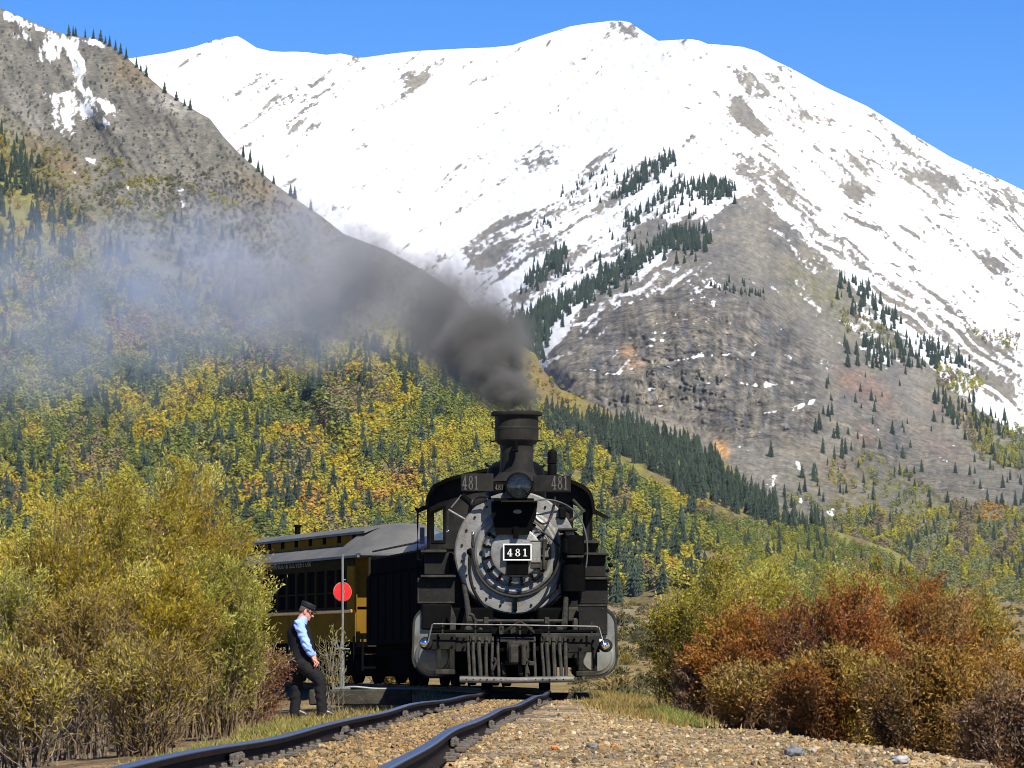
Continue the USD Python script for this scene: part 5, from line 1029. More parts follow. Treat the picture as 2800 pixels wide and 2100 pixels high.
# ================================================================= the track in front of the locomotive
def rail_mesh(side, y0=7.0, y1=140.0):
    ys = np.r_[np.arange(y0, 66, .35), np.arange(66, y1, 1.2)]
    c = np.stack([track_x(ys), ys], 1)
    t = np.gradient(c, axis=0); t /= np.linalg.norm(t, axis=1, keepdims=True)
    nrm = np.stack([t[:, 1], -t[:, 0]], 1)
    wob = np.where(ys < 60, .007 * np.sin(ys * .41 + 3 * side) + .006 * np.sin(ys * .93 + side), 0)
    prof = np.array([(-.058, -.118), (.058, -.118), (.058, -.108), (.012, -.094), (.008, -.045), (.030, -.036), (.033, -.012), (.024, -.001), (-.024, -.001), (-.033, -.012), (-.030, -.036), (-.008, -.045), (-.012, -.094), (-.058, -.108)])
    o = side * (.457 + .033) + wob
    base = np.stack([c[:, 0] + nrm[:, 0] * o, c[:, 1] + nrm[:, 1] * o, railtop(ys, side)], 1)
    v = base[:, None, :] + prof[None, :, :1] * np.stack([nrm[:, 0], nrm[:, 1], 0 * ys], 1)[:, None, :] + prof[None, :, 1:] * np.array([0, 0, 1.0])
    n, k_ = len(ys), len(prof)
    i, j = np.meshgrid(np.arange(n - 1), np.arange(k_), indexing='ij')
    q = np.stack([i * k_ + j, i * k_ + (j + 1) % k_, (i + 1) * k_ + (j + 1) % k_, (i + 1) * k_ + j], -1).reshape(-1, 4)[:, ::-1]
    worn = np.tile(np.array([0, 0, 0, 0, 0, 0, .25, 1, 1, .25, 0, 0, 0, 0.0]), n)
    return (v.reshape(-1, 3), np.vstack([q[:, [0, 1, 2]], q[:, [0, 2, 3]]])), worn
m_rail = usdkit.material(stage, '/World/Looks/worn_rail', {
    'g': ('geometry', {}), 'x': ('attribute', dict(attribute='worn')), 'r': ('map_range', dict(from_min=0.3, from_max=0.8, clamp=True)), 'n': ('noise_texture', dict(scale=14.0, detail=5)), 'cr': ('rgb_ramp', dict(ramp=[(.3, (.008, .006, .005)), (.7, (.024, .017, .012))])),
    'w': ('principled_bsdf', dict(base_color=(.22, .23, .25), metallic=1.0, roughness=0.36)), 'd': ('principled_bsdf', dict(roughness=0.8, specular_ior_level=0.05)), 'm': ('mix_closure', {})},
    [('x.fac', 'r.value'), ('r.result', 'm.fac'), ('g.position', 'n.vector'), ('n.fac', 'cr.fac'), ('cr.color', 'd.base_color'), ('d.BSDF', 'm.closure1'), ('w.BSDF', 'm.closure2')], surface='m.closure')
m_tie = pmat('weathered_sleeper', (.075, .062, .050), 0.9, 0.45, 9, bump=.8, bscale=35, dirt=(.15, .13, .10), dirt_scale=5)
m_tim = pmat('old_creosote_timber', (.032, .029, .022), 0.9, 0.4, 7, bump=.7, bscale=30, spec=.1, dirt=(.060, .054, .038), dirt_scale=3)
m_clip = pmat('dusty_tie_plate', (.075, .063, .048), 0.85, 0.35, 20, bump=.6, bscale=60)
nr_ = np.random.default_rng(81)
track = thing('railway_track', (0, 30, 0), 'narrow gauge railway track with uneven worn rails running up to the locomotive', 'railway track')
for side in (-1, 1):
    rm_, wn_ = rail_mesh(side)
    obj('rail', rm_, m_rail, track, extra={'worn': wn_})
def rail_pt(y, side, off=0.0): return np.array([float(track_x(y)) + side * .49 + off, y, float(railtop(y, side))])
for i, y in enumerate(np.arange(13.2, 66, 0.62)):
    v, f = bx((0, 0, 0), (1.95 + nr_.uniform(-.1, .1), .21, .15), b=.012)
    v = v @ rot(nr_.normal(0, .02)).T + [float(track_x(y)) + nr_.normal(0, .03), y + nr_.normal(0, .02), -.222 + nr_.normal(0, .006) + (.016 if 36 < y < 55 else 0)]
    obj('sleeper', (v, f), m_tie, track)
    for side in (-1, 1):
        if nr_.random() < .45 or y > 55: continue
        p_ = rail_pt(y, side)
        b_ = MB().box((p_[0] - side * .075, y, p_[2] - .108), (.07, .10, .03), rz=nr_.normal(0, .1), b=.006).box((p_[0] + side * .075, y, p_[2] - .108), (.07, .10, .03), b=.006).box((p_[0] + side * .065, y + .03, p_[2] - .09), (.03, .03, .035), b=.005).box((p_[0] - side * .065, y - .03, p_[2] - .09), (.03, .03, .035), b=.005)
        obj('tie_plate', b_.mesh, m_clip, track, kind='stuff')
for side, ys_ in ((-1, (20.5, 29.6, 38.7, 46.0, 57.0)), (1, (16.4, 24.0, 33.0, 40.2, 51.0))):
    for y in ys_:
        p_, q_ = rail_pt(y, side), rail_pt(y + .6, side)
        rzz = -math.atan2(q_[0] - p_[0], .6)
        for w_ in (-1, 1):
            obj('joint_bar', MB().box((p_[0] + w_ * .028, y, p_[2] - .068), (.022, .60, .052), rz=rzz, b=.006).box((p_[0] + w_ * .045, y - .2, p_[2] - .068), (.022, .035, .035), b=.004).box((p_[0] + w_ * .045, y - .05, p_[2] - .068), (.022, .035, .035), b=.004).box((p_[0] + w_ * .045, y + .1, p_[2] - .068), (.022, .035, .035), b=.004).box((p_[0] + w_ * .045, y + .22, p_[2] - .068), (.022, .035, .035), b=.004).mesh, m_clip, track, kind='stuff')

# ---- head-block timbers, the block at the right of the track
def timber(p0, p1, Y, top, h, d, label):
    a, b = px_x(p0, Y), px_x(p1, Y)
    v, f = bx(((a + b) / 2, Y + d / 2, top - h / 2), (b - a, d, h), b=.018)
    m = trimesh.Trimesh(v, f).subdivide().subdivide().subdivide()
    vv = np.asarray(m.vertices); vv = vv + (N2(vv[:, 0] * 3, vv[:, 1] * 7 + vv[:, 2] * 9, 5, 3) - .5)[:, None] * .025
    obj('timber', (vv, m.faces), m_tim, smooth=30, label=label, cat='timber')
timber(848, 1128, 62.6, .015, .235, .24, 'long weathered head block timber beneath the switch stand left of the track')
timber(900, 1120, 63.4, -.01, .20, .24, 'second head block timber lying just behind the front one by the switch stand')
timber(1568, 1614, 61.2, -.02, .20, .55, 'short squared timber block beside the track right of the locomotive pilot')
timber(1492, 1566, 61.6, -.03, .12, .30, 'low dark timber touching the right rail under the pilot')

# ---- switch stand with red target
m_pole = pmat('grey_pole', (.16, .165, .15), 0.55, 0.25, 8, metal=.3)
m_red = pmat('red_target', (.72, .004, .004), 0.5, 0.06, 5)
m_rim = pmat('target_back', (.20, .12, .08), 0.7, 0.3, 8)
SWY = 62.75; sw = at(935, 1886, SWY); swx = sw[0]
stand = thing('switch_stand', (swx, SWY, 0.015), 'tall thin switch stand with round red target beside the man', 'switch stand')
def sz(py): return px_z(py, SWY)
obj('pole', MB().tube([(swx, SWY, sz(1800)), (swx + .01, SWY, sz(1700)), (swx + .005, SWY, sz(1522))], [.022, .020, .020], 10).mesh, m_pole, stand, smooth=30)
obj('sleeve', tube([(swx, SWY, .02), (swx, SWY, sz(1776)), (swx, SWY, sz(1752))], [.042, .036, .026], 12), m_pole, stand, smooth=30)
obj('base_plate', bx((swx, SWY, .03), (.26, .20, .03), b=.006), m_pole, stand)
obj('throw_plate', MB().box((swx + .02, SWY, sz(1774)), (.20, .12, .022), b=.005).tube([(swx - .05, SWY, sz(1772)), (swx - .10, SWY - .02, sz(1752))], .012, 8).mesh, m_pole, stand, smooth=30)
dc = at(937, 1618, SWY)
th_ = np.linspace(0, 2 * np.pi, 40, endpoint=False)
Td = rot(math.radians(24), 0, math.radians(-4))
def disc(r, y0, d):
    v, f = lathe([(.001, y0), (r, y0), (r, y0 + d), (.001, y0 + d)], (0, 0, 0), 'y', 40)
    return v @ Td.T + [dc[0], SWY + .035, dc[2]], f
obj('target', disc(.142, 0, .008), m_red, stand, smooth=30)
obj('target_rim', MB().add(disc(.152, .009, .010)).mesh, m_rim, stand, smooth=30)
obj('clamp', MB().box((dc[0], SWY + .02, dc[2]), (.05, .03, .05), b=.005).box((swx + .03, SWY, sz(1585)), (.05, .02, .02), b=.004).mesh, m_pole, stand)
obj('pole_cap', tube([(swx + .005, SWY, sz(1522)), (swx + .005, SWY, sz(1516))], .026, 10), m_pole, stand, smooth=30)
obj('connecting_rod', tube(spline([(swx + .05, SWY, .045), (swx + .28, SWY, .05), (swx + .48, SWY + .02, .03), (swx + .72, SWY + .02, -.005 + .03), (swx + 1.1, SWY, .028), (swx + 1.4, SWY, .022)], 24), .018, 8), m_pole, stand, smooth=30)

# ---- gravel
sr = np.random.default_rng(91)
def rock(rng, sub=1, flat=.7):
    m = trimesh.creation.icosphere(sub, 1.0); v = np.asarray(m.vertices) * (1 + rng.normal(0, .16, (len(m.vertices), 1))) * [1, rng.uniform(.7, 1), flat * rng.uniform(.7, 1.1)]
    return v, np.asarray(m.faces)
m_stone = leafmat('ballast_stone', trans=0.0, rough=0.9, spec=0.15, randv=0.38)
sp = []
for tcol in ((.22, .155, .075), (.20, .118, .046), (.16, .13, .09), (.32, .25, .15), (.09, .07, .045), (.23, .16, .065)):
    for _ in range(2):
        v, f = rock(sr, 1); sp.append(((v, f), m_stone, False, {'tint': np.tile(np.array(tcol), (len(v), 1))}))
n_ = 70000
yy = 12.5 + 48 * sr.random(n_) ** 1.25
xx = track_x(yy) + np.where(sr.random(n_) < .35, sr.uniform(-.44, .42, n_), sr.uniform(-.75, 3.7, n_) )
dd = xx - track_x(yy)
keep = (np.abs(np.abs(dd) - .49) > .06) & ((dd < 2.1) | (yy < 42)) & ~((yy > 36) & (yy < 54) & (dd > .5) & (dd < 1.05) & (sr.random(n_) < .85)) & ((dd > -.5) | (sr.random(n_) < .4)) & (sr.random(n_) < np.where(yy > 48, np.where(dd > 1.0, .25, .8), 1))
xx, yy, dd = xx[keep], yy[keep], dd[keep]; n_ = len(xx)
size = sr.lognormal(math.log(.0078), .48, n_).clip(.004, .030)
zz_ = ground_z(xx, yy)
qt = sr.normal(0, 1, (n_, 4)); qt /= np.linalg.norm(qt, axis=1, keepdims=True)
idx = np.where(np.abs(dd) < .46, sr.choice([2, 3, 8, 9, 10, 11, 0, 1], n_), sr.integers(0, 12, n_))
scatter('ballast_gravel', sp, idx, np.stack([xx, yy, zz_ + size * .15], 1), None, size, 'tan and rust coloured ballast gravel between and beside the rails', 'gravel', quats=qt)
for px_, py_, r_, colr, lab in ((2172, 2064, 28, (.11, .115, .12), 'dark grey round rock on the gravel shoulder below the right bushes'), (2462, 2084, 24, (.27, .265, .26), 'pale grey flat rock at the right edge of the gravel shoulder'), (1516, 2046, 10, (.55, .13, .035), 'small orange stone on the gravel right of the rails, nearer the track'),
                                (1680, 2046, 11, (.50, .12, .03), 'small orange stone on the gravel farther right of the rails'), (1618, 2044, 16, (.13, .12, .11), 'small dark stone between the two orange stones'), (2230, 2058, 20, (.30, .25, .19), 'tan rock close to the dark round rock on the shoulder')):
    for Y_ in np.arange(14, 60, .05):
        p_ = at(px_, py_, Y_)
        if p_[2] < float(ground_z(p_[0], Y_, False)) + .01: break
    v, f = rock(sr, 2, .6); s_ = r_ / FOC * Y_
    obj('rock', (v * s_ + p_ + [0, 0, s_ * .2], f), pmat('rock_' + 'abcdef'[USED.get(('/World', 'rock'), 0)], colr, .85, .25, 20, bump=.4, bscale=50), smooth=True, label=lab, cat='rock')
# ================================================================= the man beside the track
MY = 60.2
man_feet = at(845, 1955, MY)
person = thing('person', (man_feet[0], MY, man_feet[2]), 'man in black vest, blue shirt and dark cap looking down beside the track', 'person')
def mp(px, py, dy=0.0): q = at(px, py, MY); return np.array([q[0], MY + dy, q[2]])
def ball(c, r, s=(1, 1, 1)):
    m = trimesh.creation.icosphere(2, 1.0); return np.asarray(m.vertices) * np.array(s) * r + c
def hull(*parts): return manifold3d.Manifold.hull_points(np.vstack(parts).astype(np.float64))
def chain(P_, r_, s=(1, 1, 1)): return [hull(ball(P_[i], r_[i], s), ball(P_[i + 1], r_[i + 1], s)) for i in range(len(P_) - 1)]
def fuse(parts, step=.02, it=8):
    m = parts[0]
    for q in parts[1:]: m = m + q
    m = m.refine_to_length(step); mm = m.to_mesh()
    t = trimesh.Trimesh(np.asarray(mm.vert_properties[:, :3], float), np.asarray(mm.tri_verts), process=True)
    trimesh.smoothing.filter_taubin(t, iterations=it)
    return np.asarray(t.vertices), np.asarray(t.faces)
head_c = mp(838, 1672)
sh = {-1: mp(819, 1707, -.185), 1: mp(822, 1708, .185)}
hip = {-1: mp(822, 1812, -.085), 1: mp(816, 1812, .085)}
knee = {-1: mp(877, 1860, -.10), 1: mp(811, 1873, .10)}
ank = {-1: mp(882, 1942, -.11), 1: mp(806, 1942, .11)}
elb = {-1: mp(841, 1766, -.235), 1: mp(838, 1766, .225)}
wri = {-1: mp(856, 1795, -.19), 1: mp(858, 1797, .18)}
# skin: one continuous body
body = []
T_h = rot(0, 0, math.radians(24))       # head bowed towards +x
def hd(p): return np.asarray(p, float) @ T_h.T + head_c
skull = np.asarray(trimesh.creation.icosphere(3, 1.0).vertices)
body.append(hull(hd(skull * [.098, .076, .105] + [-.010, 0, .030]), hd(skull * [.070, .060, .060] + [.020, 0, -.055]), hd(skull * [.030, .028, .022] + [.068, 0, -.098])))
body.append(hull(hd(skull * .012 + [.092, 0, .015]), hd(skull * .017 + [.118, 0, -.026]), hd(skull * .014 + [.085, .014, -.030]), hd(skull * .014 + [.085, -.014, -.030])))   # nose
body.append(hull(hd(skull * [.012, .028, .009] + [.086, 0, -.058]), hd(skull * [.010, .024, .010] + [.084, 0, -.072])))   # lips
for s_ in (-1, 1):
    body.append(hull(hd(skull * [.020, .009, .032] + [-.012, s_ * .078, -.005]), hd(skull * [.014, .008, .014] + [-.006, s_ * .074, -.034])))   # ear
    body.append(hull(hd(skull * [.012, .030, .010] + [.078, s_ * .032, .030])))    # brow
neck0 = mp(822, 1702)
body += chain([neck0, mp(830, 1684), head_c + [-.005, 0, -.03]], [.075, .062, .060])
chest, belly, pelv = mp(822, 1735), mp(826, 1775), mp(819, 1806)
body.append(hull(ball(sh[-1], .065), ball(sh[1], .065), ball(chest, .15, (.85, 1.0, 1))))
body.append(hull(ball(chest, .15, (.85, 1, 1)), ball(belly, .15, (.9, 1, .8)))); body.append(hull(ball(belly, .15, (.9, 1, .8)), ball(pelv, .145, (.9, 1.05, .8))))
for s_ in (-1, 1):
    body += chain([sh[s_], elb[s_], wri[s_]], [.055, .043, .030])
    body += chain([hip[s_], knee[s_], ank[s_]], [.085, .058, .042])
    body += chain([ank[s_], ank[s_] + [.10, 0, -.045]], [.045, .035])
    w_ = wri[s_]; palm = w_ + np.array([.018, 0, -.052])
    body.append(hull(ball(w_, .026), ball(palm, .036, (.5, 1, .8)), ball(palm + [.014, 0, -.03], .034, (.45, 1, .6))))
    for k_, (dy_, ln, bend) in enumerate(((-.027, .058, .3), (-.010, .066, .35), (.008, .062, .4), (.024, .048, .5))):
        a_ = palm + np.array([.014, dy_ * 1.0, -.036]); b_ = a_ + np.array([.010, 0, -ln * .5]); c_ = b_ + np.array([-.022 * bend * 2, 0, -ln * .42])
        body += chain([a_, b_, c_], [.0095, .009, .0075])
    body += chain([palm + [.006, -.024 * s_ * -1, .004], palm + [.030, -.036 * s_ * -1, -.016], palm + [.042, -.030 * s_ * -1, -.040]], [.012, .010, .008])
m_skin = pmat('sunburnt_skin', (.56, .235, .165), 0.5, 0.10, 20, extra=dict(subsurface_weight=0.1))
m_vest = pmat('black_wool_vest', (.010, .010, .011), 0.9, 0.3, 30, bump=.4, bscale=120, spec=.1)
m_trou = pmat('black_trousers', (.011, .0105, .011), 0.85, 0.3, 12, bump=.5, bscale=30, spec=.12)
m_shirt = pmat('light_blue_shirt', (.22, .34, .74), 0.85, 0.12, 14, bump=.3, bscale=40)
m_cap = pmat('black_cap', (.010, .010, .010), 0.6, 0.2, 20, spec=.3)
m_shoe = pmat('black_shoe', (.015, .014, .013), 0.45, 0.2, 20)
obj('body', fuse(body, .014, 6), m_skin, person, smooth=True)
# trousers with folds
tr = [hull(ball(pelv, .168, (.92, 1.05, .75)), ball(pelv + [.01, 0, .05], .165, (.92, 1.05, .6))), hull(ball(pelv, .165, (.92, 1.05, .75)), ball(hip[-1] + [0, 0, -.03], .115), ball(hip[1] + [0, 0, -.03], .115))]
for s_ in (-1, 1):
    tr += chain([hip[s_], (hip[s_] + knee[s_]) / 2, knee[s_], (knee[s_] + ank[s_]) / 2 + [-.01, 0, 0], ank[s_] + [0, 0, .02], ank[s_] + [-.005, 0, -.055]], [.124, .108, .089, .082, .080, .082])
v, f = fuse(tr, .02, 7)
fold = np.sin(v[:, 2] * 46 + N2(v[:, 0] * 9, v[:, 2] * 7, 3, 2) * 9) * .006
v = v + np.stack([fold, fold * .6, 0 * fold], 1)
obj('trousers', (v, f), m_trou, person, smooth=True)
for s_ in (-1, 1):
    a_ = ank[s_]
    v, f = fuse([hull(ball(a_ + [-.035, 0, -.055], .042, (1, .9, .7)), ball(a_ + [.0, 0, -.03], .05), ball(a_ + [.0, 0, -.005], .050), ball(a_ + [.06, 0, -.028], .047), ball(a_ + [.11, 0, -.045], .046), ball(a_ + [.165, 0, -.06], .036, (1, 1.1, .7)))], .015, 3)
    obj('shoe', (v, f), m_shoe, person, smooth=True)
# shirt: sleeves and collar; vest over it
def hullv(*p): return hull(*p)
for s_ in (-1, 1):
    cuff = elb[s_] * .25 + wri[s_] * .75
    v, f = fuse(chain([sh[s_] + [0, 0, .0], (sh[s_] + elb[s_]) / 2, elb[s_], (elb[s_] + cuff) / 2, cuff], [.080, .072, .066, .058, .052]), .016, 5)
    fold = np.sin(v[:, 2] * 60 + N2(v[:, 0] * 12, v[:, 2] * 9, 4, 2) * 10) * .006
    obj('shirt_sleeve', (v + np.stack([fold, fold, 0 * fold], 1), f), m_shirt, person, smooth=True)
obj('shirt_collar', fuse([hull(ball(neck0 + [.0, 0, -.03], .10, (.95, 1.15, .5)), ball(mp(829, 1690), .078, (1, 1, .5)))], .015, 3), m_shirt, person, smooth=True)
vs = [hull(ball(sh[-1] + [-.01, .045, -.0], .062), ball(sh[1] + [-.01, -.045, -.0], .062), ball(chest + [-.02, 0, 0], .185, (1.0, 1.0, 1))), hull(ball(chest + [-.02, 0, 0], .185, (1.0, 1.0, 1)), ball(belly + [-.005, 0, 0], .19, (1.05, 1.0, .8))), hull(ball(belly + [-.005, 0, 0], .19, (1.05, 1.0, .8)), ball(pelv + [.005, 0, .02], .186, (1.02, 1.05, .55)))]
v, f = fuse(vs, .02, 6)
obj('vest', (v, f), m_vest, person, smooth=True)
# hair, cap with badge, sunglasses
hv = hull(hd(skull * [.098, .080, .085] + [-.016, 0, .035]), hd(skull * [.040, .066, .05] + [-.072, 0, -.01]))
obj('hair', fuse([hv], .015, 2), pmat('short_dark_hair', (.06, .042, .03), .7, .3, 60), person, smooth=True)
cap = thing_cap = obj('cap', fuse([hull(hd(skull * [.112, .094, .022] + [-.006, 0, .068]), hd(skull * [.116, .100, .020] + [-.008, 0, .118]))], .012, 3), m_cap, person, smooth=True)
obj('brim', fuse([hull(hd(skull * [.050, .078, .006] + [.072, 0, .058]), hd(skull * [.030, .055, .005] + [.130, 0, .036]))], .012, 2), m_cap, cap, smooth=True)
obj('badge', hull(hd(skull * [.006, .028, .014] + [.103, -.020, .088]), hd(skull * [.006, .028, .014] + [.085, -.060, .088])), m_chrome, cap, smooth=True)
obj('sunglasses', fuse([hull(hd(skull * [.010, .024, .018] + [.090, -.034, .012]), hd(skull * [.008, .012, .012] + [.080, -.058, .014])), hull(hd(skull * [.010, .024, .018] + [.090, .034, .012]), hd(skull * [.008, .012, .012] + [.080, .058, .014])), hull(hd(skull * .006 + [.098, -.02, .018]), hd(skull * .006 + [.098, .02, .018])),
                        hull(hd(skull * .006 + [.078, -.066, .016]), hd(skull * .006 + [-.01, -.080, .012])), hull(hd(skull * .006 + [.078, .066, .016]), hd(skull * .006 + [-.01, .080, .012]))], .01, 1), m_cap, person, smooth=True)
obj('keys', MB().tube([mp(789, 1806, -.12), mp(791, 1818, -.14)], .012, 6).mesh, m_steel, person, smooth=True)
# ================================================================= willows and grass beside the line
m_leaf = leafmat('willow_leaves', trans=0.42, rough=0.42, spec=0.22, randv=0.0)
m_stem = leafmat('willow_stems', trans=0.0, rough=0.75, spec=0.2, randv=0.0)
m_grass = leafmat('grass_blades', trans=0.3, rough=0.6, spec=0.25, randv=0.0)
def leaves(c, d, L, W, rng):
    """Leaf blades: diamonds folded a little, at c, pointing along d."""
    n = len(c)
    s = np.cross(d, rng.normal(0, 1, (n, 3))); s /= np.linalg.norm(s, axis=1, keepdims=True) + 1e-9
    u = np.cross(d, s)
    tip = c + d * L[:, None] + u * (L * -.10)[:, None]
    mid = c + d * (L * .45)[:, None]
    a, b = mid + s * (W / 2)[:, None] + u * (W * .18)[:, None], mid - s * (W / 2)[:, None] + u * (W * .18)[:, None]
    v = np.stack([c, a, tip, b], 1).reshape(-1, 3)
    k_ = np.arange(n)[:, None] * 4
    return v, np.vstack([k_ + [0, 1, 2], k_ + [0, 2, 3]])
def willow(px, Y, top, width, label, group, pal, stemcol, n_leaf=7000, n_stem=46, seed=0, low=0.25, L=.056, W=.0145, depth=1.0, spread=1.0, lean=0.0, dens=1.0):
    """One bush: stems fanning from the root, twigs, and leaves in loose sprays; top is the row of its highest leaves."""
    rng = np.random.default_rng(1000 + seed)
    c = at(px, 1817, Y); gz = float(ground_z(c[0], Y, False)); base = np.array([c[0], Y, gz])
    H = (px_z(top, Y) - gz) * 1.10; Rx = width / 2 / FOC * Y; Ry = Rx * depth
    bush = thing('willow_bush', base, label, 'bush', group)
    st, tips = MB(), []
    stc = []
    for i in range(n_stem):
        th = rng.uniform(0, 2 * np.pi); rad = math.sqrt(rng.random()) * spread
        ex, ey = math.cos(th) * rad, math.sin(th) * rad
        hh_ = H * (1.0 - .36 * rad ** 2.4) * rng.uniform(.84, 1.0)
        e = base + [Rx * ex * .9 + lean * hh_, Ry * ey * .9, hh_]
        b0 = base + [Rx * ex * .35 + rng.normal(0, .05), Ry * ey * .35 + rng.normal(0, .05), -.08]
        m1 = b0 + (e - b0) * .45 + np.array([-ex * Rx * .10, -ey * Ry * .10, H * .04]) + rng.normal(0, .05, 3)
        P_ = spline([b0, m1, e], 7) + np.vstack([np.zeros(3), rng.normal(0, .02, (5, 3)), np.zeros(3)])
        r0 = rng.uniform(.005, .011)
        st.add(tube(P_, np.linspace(r0, .003, 7), 3, False)); stc.append((len(P_) * 3, rng.uniform(.6, 1.5)))
        for _ in range(11):
            t_ = rng.uniform(.12, .98); k_ = t_ * 6; i0 = min(int(k_), 5); q = P_[i0] + (P_[i0 + 1] - P_[i0]) * (k_ - i0)
            dr = np.array([rng.normal(0, .6) + ex * .35, rng.normal(0, .6) + ey * .35, rng.uniform(.5, 1.2)]); dr /= np.linalg.norm(dr)
            ln = rng.uniform(.22, .55) * (1.15 - .4 * t_) * min(1, H / 2)
            e2 = q + dr * ln; e2[2] = min(e2[2], base[2] + H * 1.03)
            tw = spline([q, q + (e2 - q) * .5 + rng.normal(0, .025, 3), e2], 4)
            st.add(tube(tw, [.0045, .0035, .0028, .002], 3, False)); stc.append((12, rng.uniform(.6, 1.6)))
            tips.append((q, e2, (e2[2] - base[2]) / H))
    sv, sf = st.mesh
    tint = np.repeat([b for _, b in stc], [a for a, _ in stc])[:, None] * np.array(stemcol)
    obj('stems', (sv, sf), m_stem, bush, extra={'tint': tint})
    A = np.array([t[0] for t in tips]); B = np.array([t[1] for t in tips]); hz_ = np.array([t[2] for t in tips])
    w = np.clip((hz_ - low) / .30, .14, 1) ; w /= w.sum()
    n = int(n_leaf * dens * ((1.9 if px > 1700 else 1.6) if n_leaf > 1000 else 1)); i = rng.choice(len(tips), n, p=w)
    t_ = rng.uniform(.1, 1.05, n)[:, None]
    cpos = A[i] + (B[i] - A[i]) * t_ + rng.normal(0, .030, (n, 3))
    d = (B[i] - A[i]); d /= np.linalg.norm(d, axis=1, keepdims=True) + 1e-9
    d = d * .8 + rng.normal(0, .55, (n, 3)); d /= np.linalg.norm(d, axis=1, keepdims=True)
    Ls = L * rng.uniform(.6, 1.25, n); Ws = W * rng.uniform(.7, 1.3, n)
    v, f = leaves(cpos, d, Ls, Ws, rng)
    # each spray keeps to one colour of the palette, in patches
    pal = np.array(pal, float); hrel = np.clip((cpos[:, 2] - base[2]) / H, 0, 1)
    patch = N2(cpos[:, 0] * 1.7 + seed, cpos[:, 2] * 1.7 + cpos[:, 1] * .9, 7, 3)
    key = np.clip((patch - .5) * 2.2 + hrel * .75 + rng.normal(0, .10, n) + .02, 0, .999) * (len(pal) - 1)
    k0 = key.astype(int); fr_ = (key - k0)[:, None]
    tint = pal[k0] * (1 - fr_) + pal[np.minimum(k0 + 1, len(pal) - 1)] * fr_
    tint = tint * rng.uniform(.65, 1.45, (n, 1))
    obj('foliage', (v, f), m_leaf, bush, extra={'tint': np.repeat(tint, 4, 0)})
oliv = [(.125, .097, .013), (.235, .196, .018), (.32, .275, .032), (.43, .39, .09)]
gold = [(.17, .112, .014), (.30, .225, .019), (.38, .30, .032), (.46, .41, .10)]
pale = [(.17, .15, .025), (.29, .28, .045), (.40, .38, .085), (.48, .47, .15)]
brow = [(.14, .092, .030), (.22, .15, .028), (.29, .215, .035), (.34, .28, .055)]
rust = [(.13, .062, .022), (.23, .092, .018), (.32, .130, .020), (.32, .19, .030)]
redd = [(.12, .054, .024), (.22, .078, .020), (.29, .108, .022), (.28, .16, .030)]
oran = [(.17, .095, .022), (.28, .145, .020), (.34, .20, .028), (.30, .25, .045)]
mauv = [(.105, .066, .036), (.16, .088, .034), (.21, .115, .030), (.25, .165, .040)]
GL, GR_ = 'willow bushes left of the track', 'willow bushes right of the track'
tan_stem, grey_stem, dk_stem = (.12, .082, .045), (.13, .10, .07), (.05, .036, .028)
willow(470, 47, 1292, 560, 'tallest olive gold willow rising behind the left thicket', GL, gold, tan_stem, 15000, 60, 1, .30)
willow(330, 45, 1350, 480, 'broad olive willow in the middle of the left thicket', GL, oliv, tan_stem, 12000, 56, 2, .32)
willow(605, 50, 1430, 270, 'olive willow against the coach at the right end of the left thicket', GL, oliv, tan_stem, 9500, 44, 3, .25)
willow(150, 43, 1392, 380, 'golden olive willow near the left picture edge', GL, gold, tan_stem, 9500, 48, 4, .3)
willow(20, 39, 1570, 260, 'pale green willow at the left picture edge', GL, pale, grey_stem, 7500, 40, 5, .3)
willow(600, 43, 1570, 310, 'pale green willow in front at the right of the left thicket', GL, pale, tan_stem, 10500, 44, 6, .38)
willow(420, 39, 1560, 420, 'gold willow with bare tan stems in front of the tallest one', GL, gold, tan_stem, 9500, 64, 7, .48)
willow(220, 36, 1640, 420, 'brownish willow with many bare stems low in the left thicket', GL, brow, grey_stem, 7500, 70, 8, .42)
willow(400, 34.5, 1760, 420, 'thin brown willow with bare stems next to the left rail', GL, brow, tan_stem, 3600, 84, 9, .35)
willow(80, 32, 1790, 330, 'low grey brown willow tangle in the lower left corner', GL, brow, grey_stem, 4200, 76, 10, .3)
willow(700, 54, 1760, 210, 'small reddish bush beside the man at the end of the left thicket', GL, [(.13, .06, .04), (.20, .085, .045), (.23, .13, .05), (.24, .19, .06)], (.16, .10, .07), 6500, 44, 11, .05, L=.05, W=.016)
willow(560, 47, 1740, 260, 'olive brown willow low behind the grassy rail edge', GL, oliv, tan_stem, 5200, 56, 12, .25)
willow(905, 60.9, 1735, 130, 'thin wispy willow sprig between the man and the switch stand', GL, pale, (.13, .11, .075), 260, 14, 13, .35, dens=1, spread=.9)
R1 = dict(L=.044, W=.019)
willow(2010, 51, 1556, 420, 'olive green willow at the upper left of the right thicket', GR_, oliv, tan_stem, 13000, 56, 21, .15, **R1)
willow(2230, 53, 1534, 430, 'tall olive green willow at the top middle of the right thicket', GR_, pale[:3] + [(.27, .27, .09)], tan_stem, 13000, 56, 22, .2, **R1)
willow(2440, 54, 1558, 380, 'olive bronze willow at the top right of the right thicket', GR_, oliv[:2] + gold[1:3], tan_stem, 11000, 50, 23, .15, **R1)
willow(1880, 48, 1640, 240, 'olive brown willow at the left end of the right thicket', GR_, oliv[:3], dk_stem, 9500, 50, 24, .05, **R1)
willow(2060, 43, 1690, 400, 'rusty red willow left of centre in the right thicket', GR_, rust, dk_stem, 15000, 60, 25, .10, **R1)
willow(2290, 42, 1630, 420, 'dark red willow in the centre of the right thicket', GR_, redd, dk_stem, 15000, 60, 26, .1, **R1)
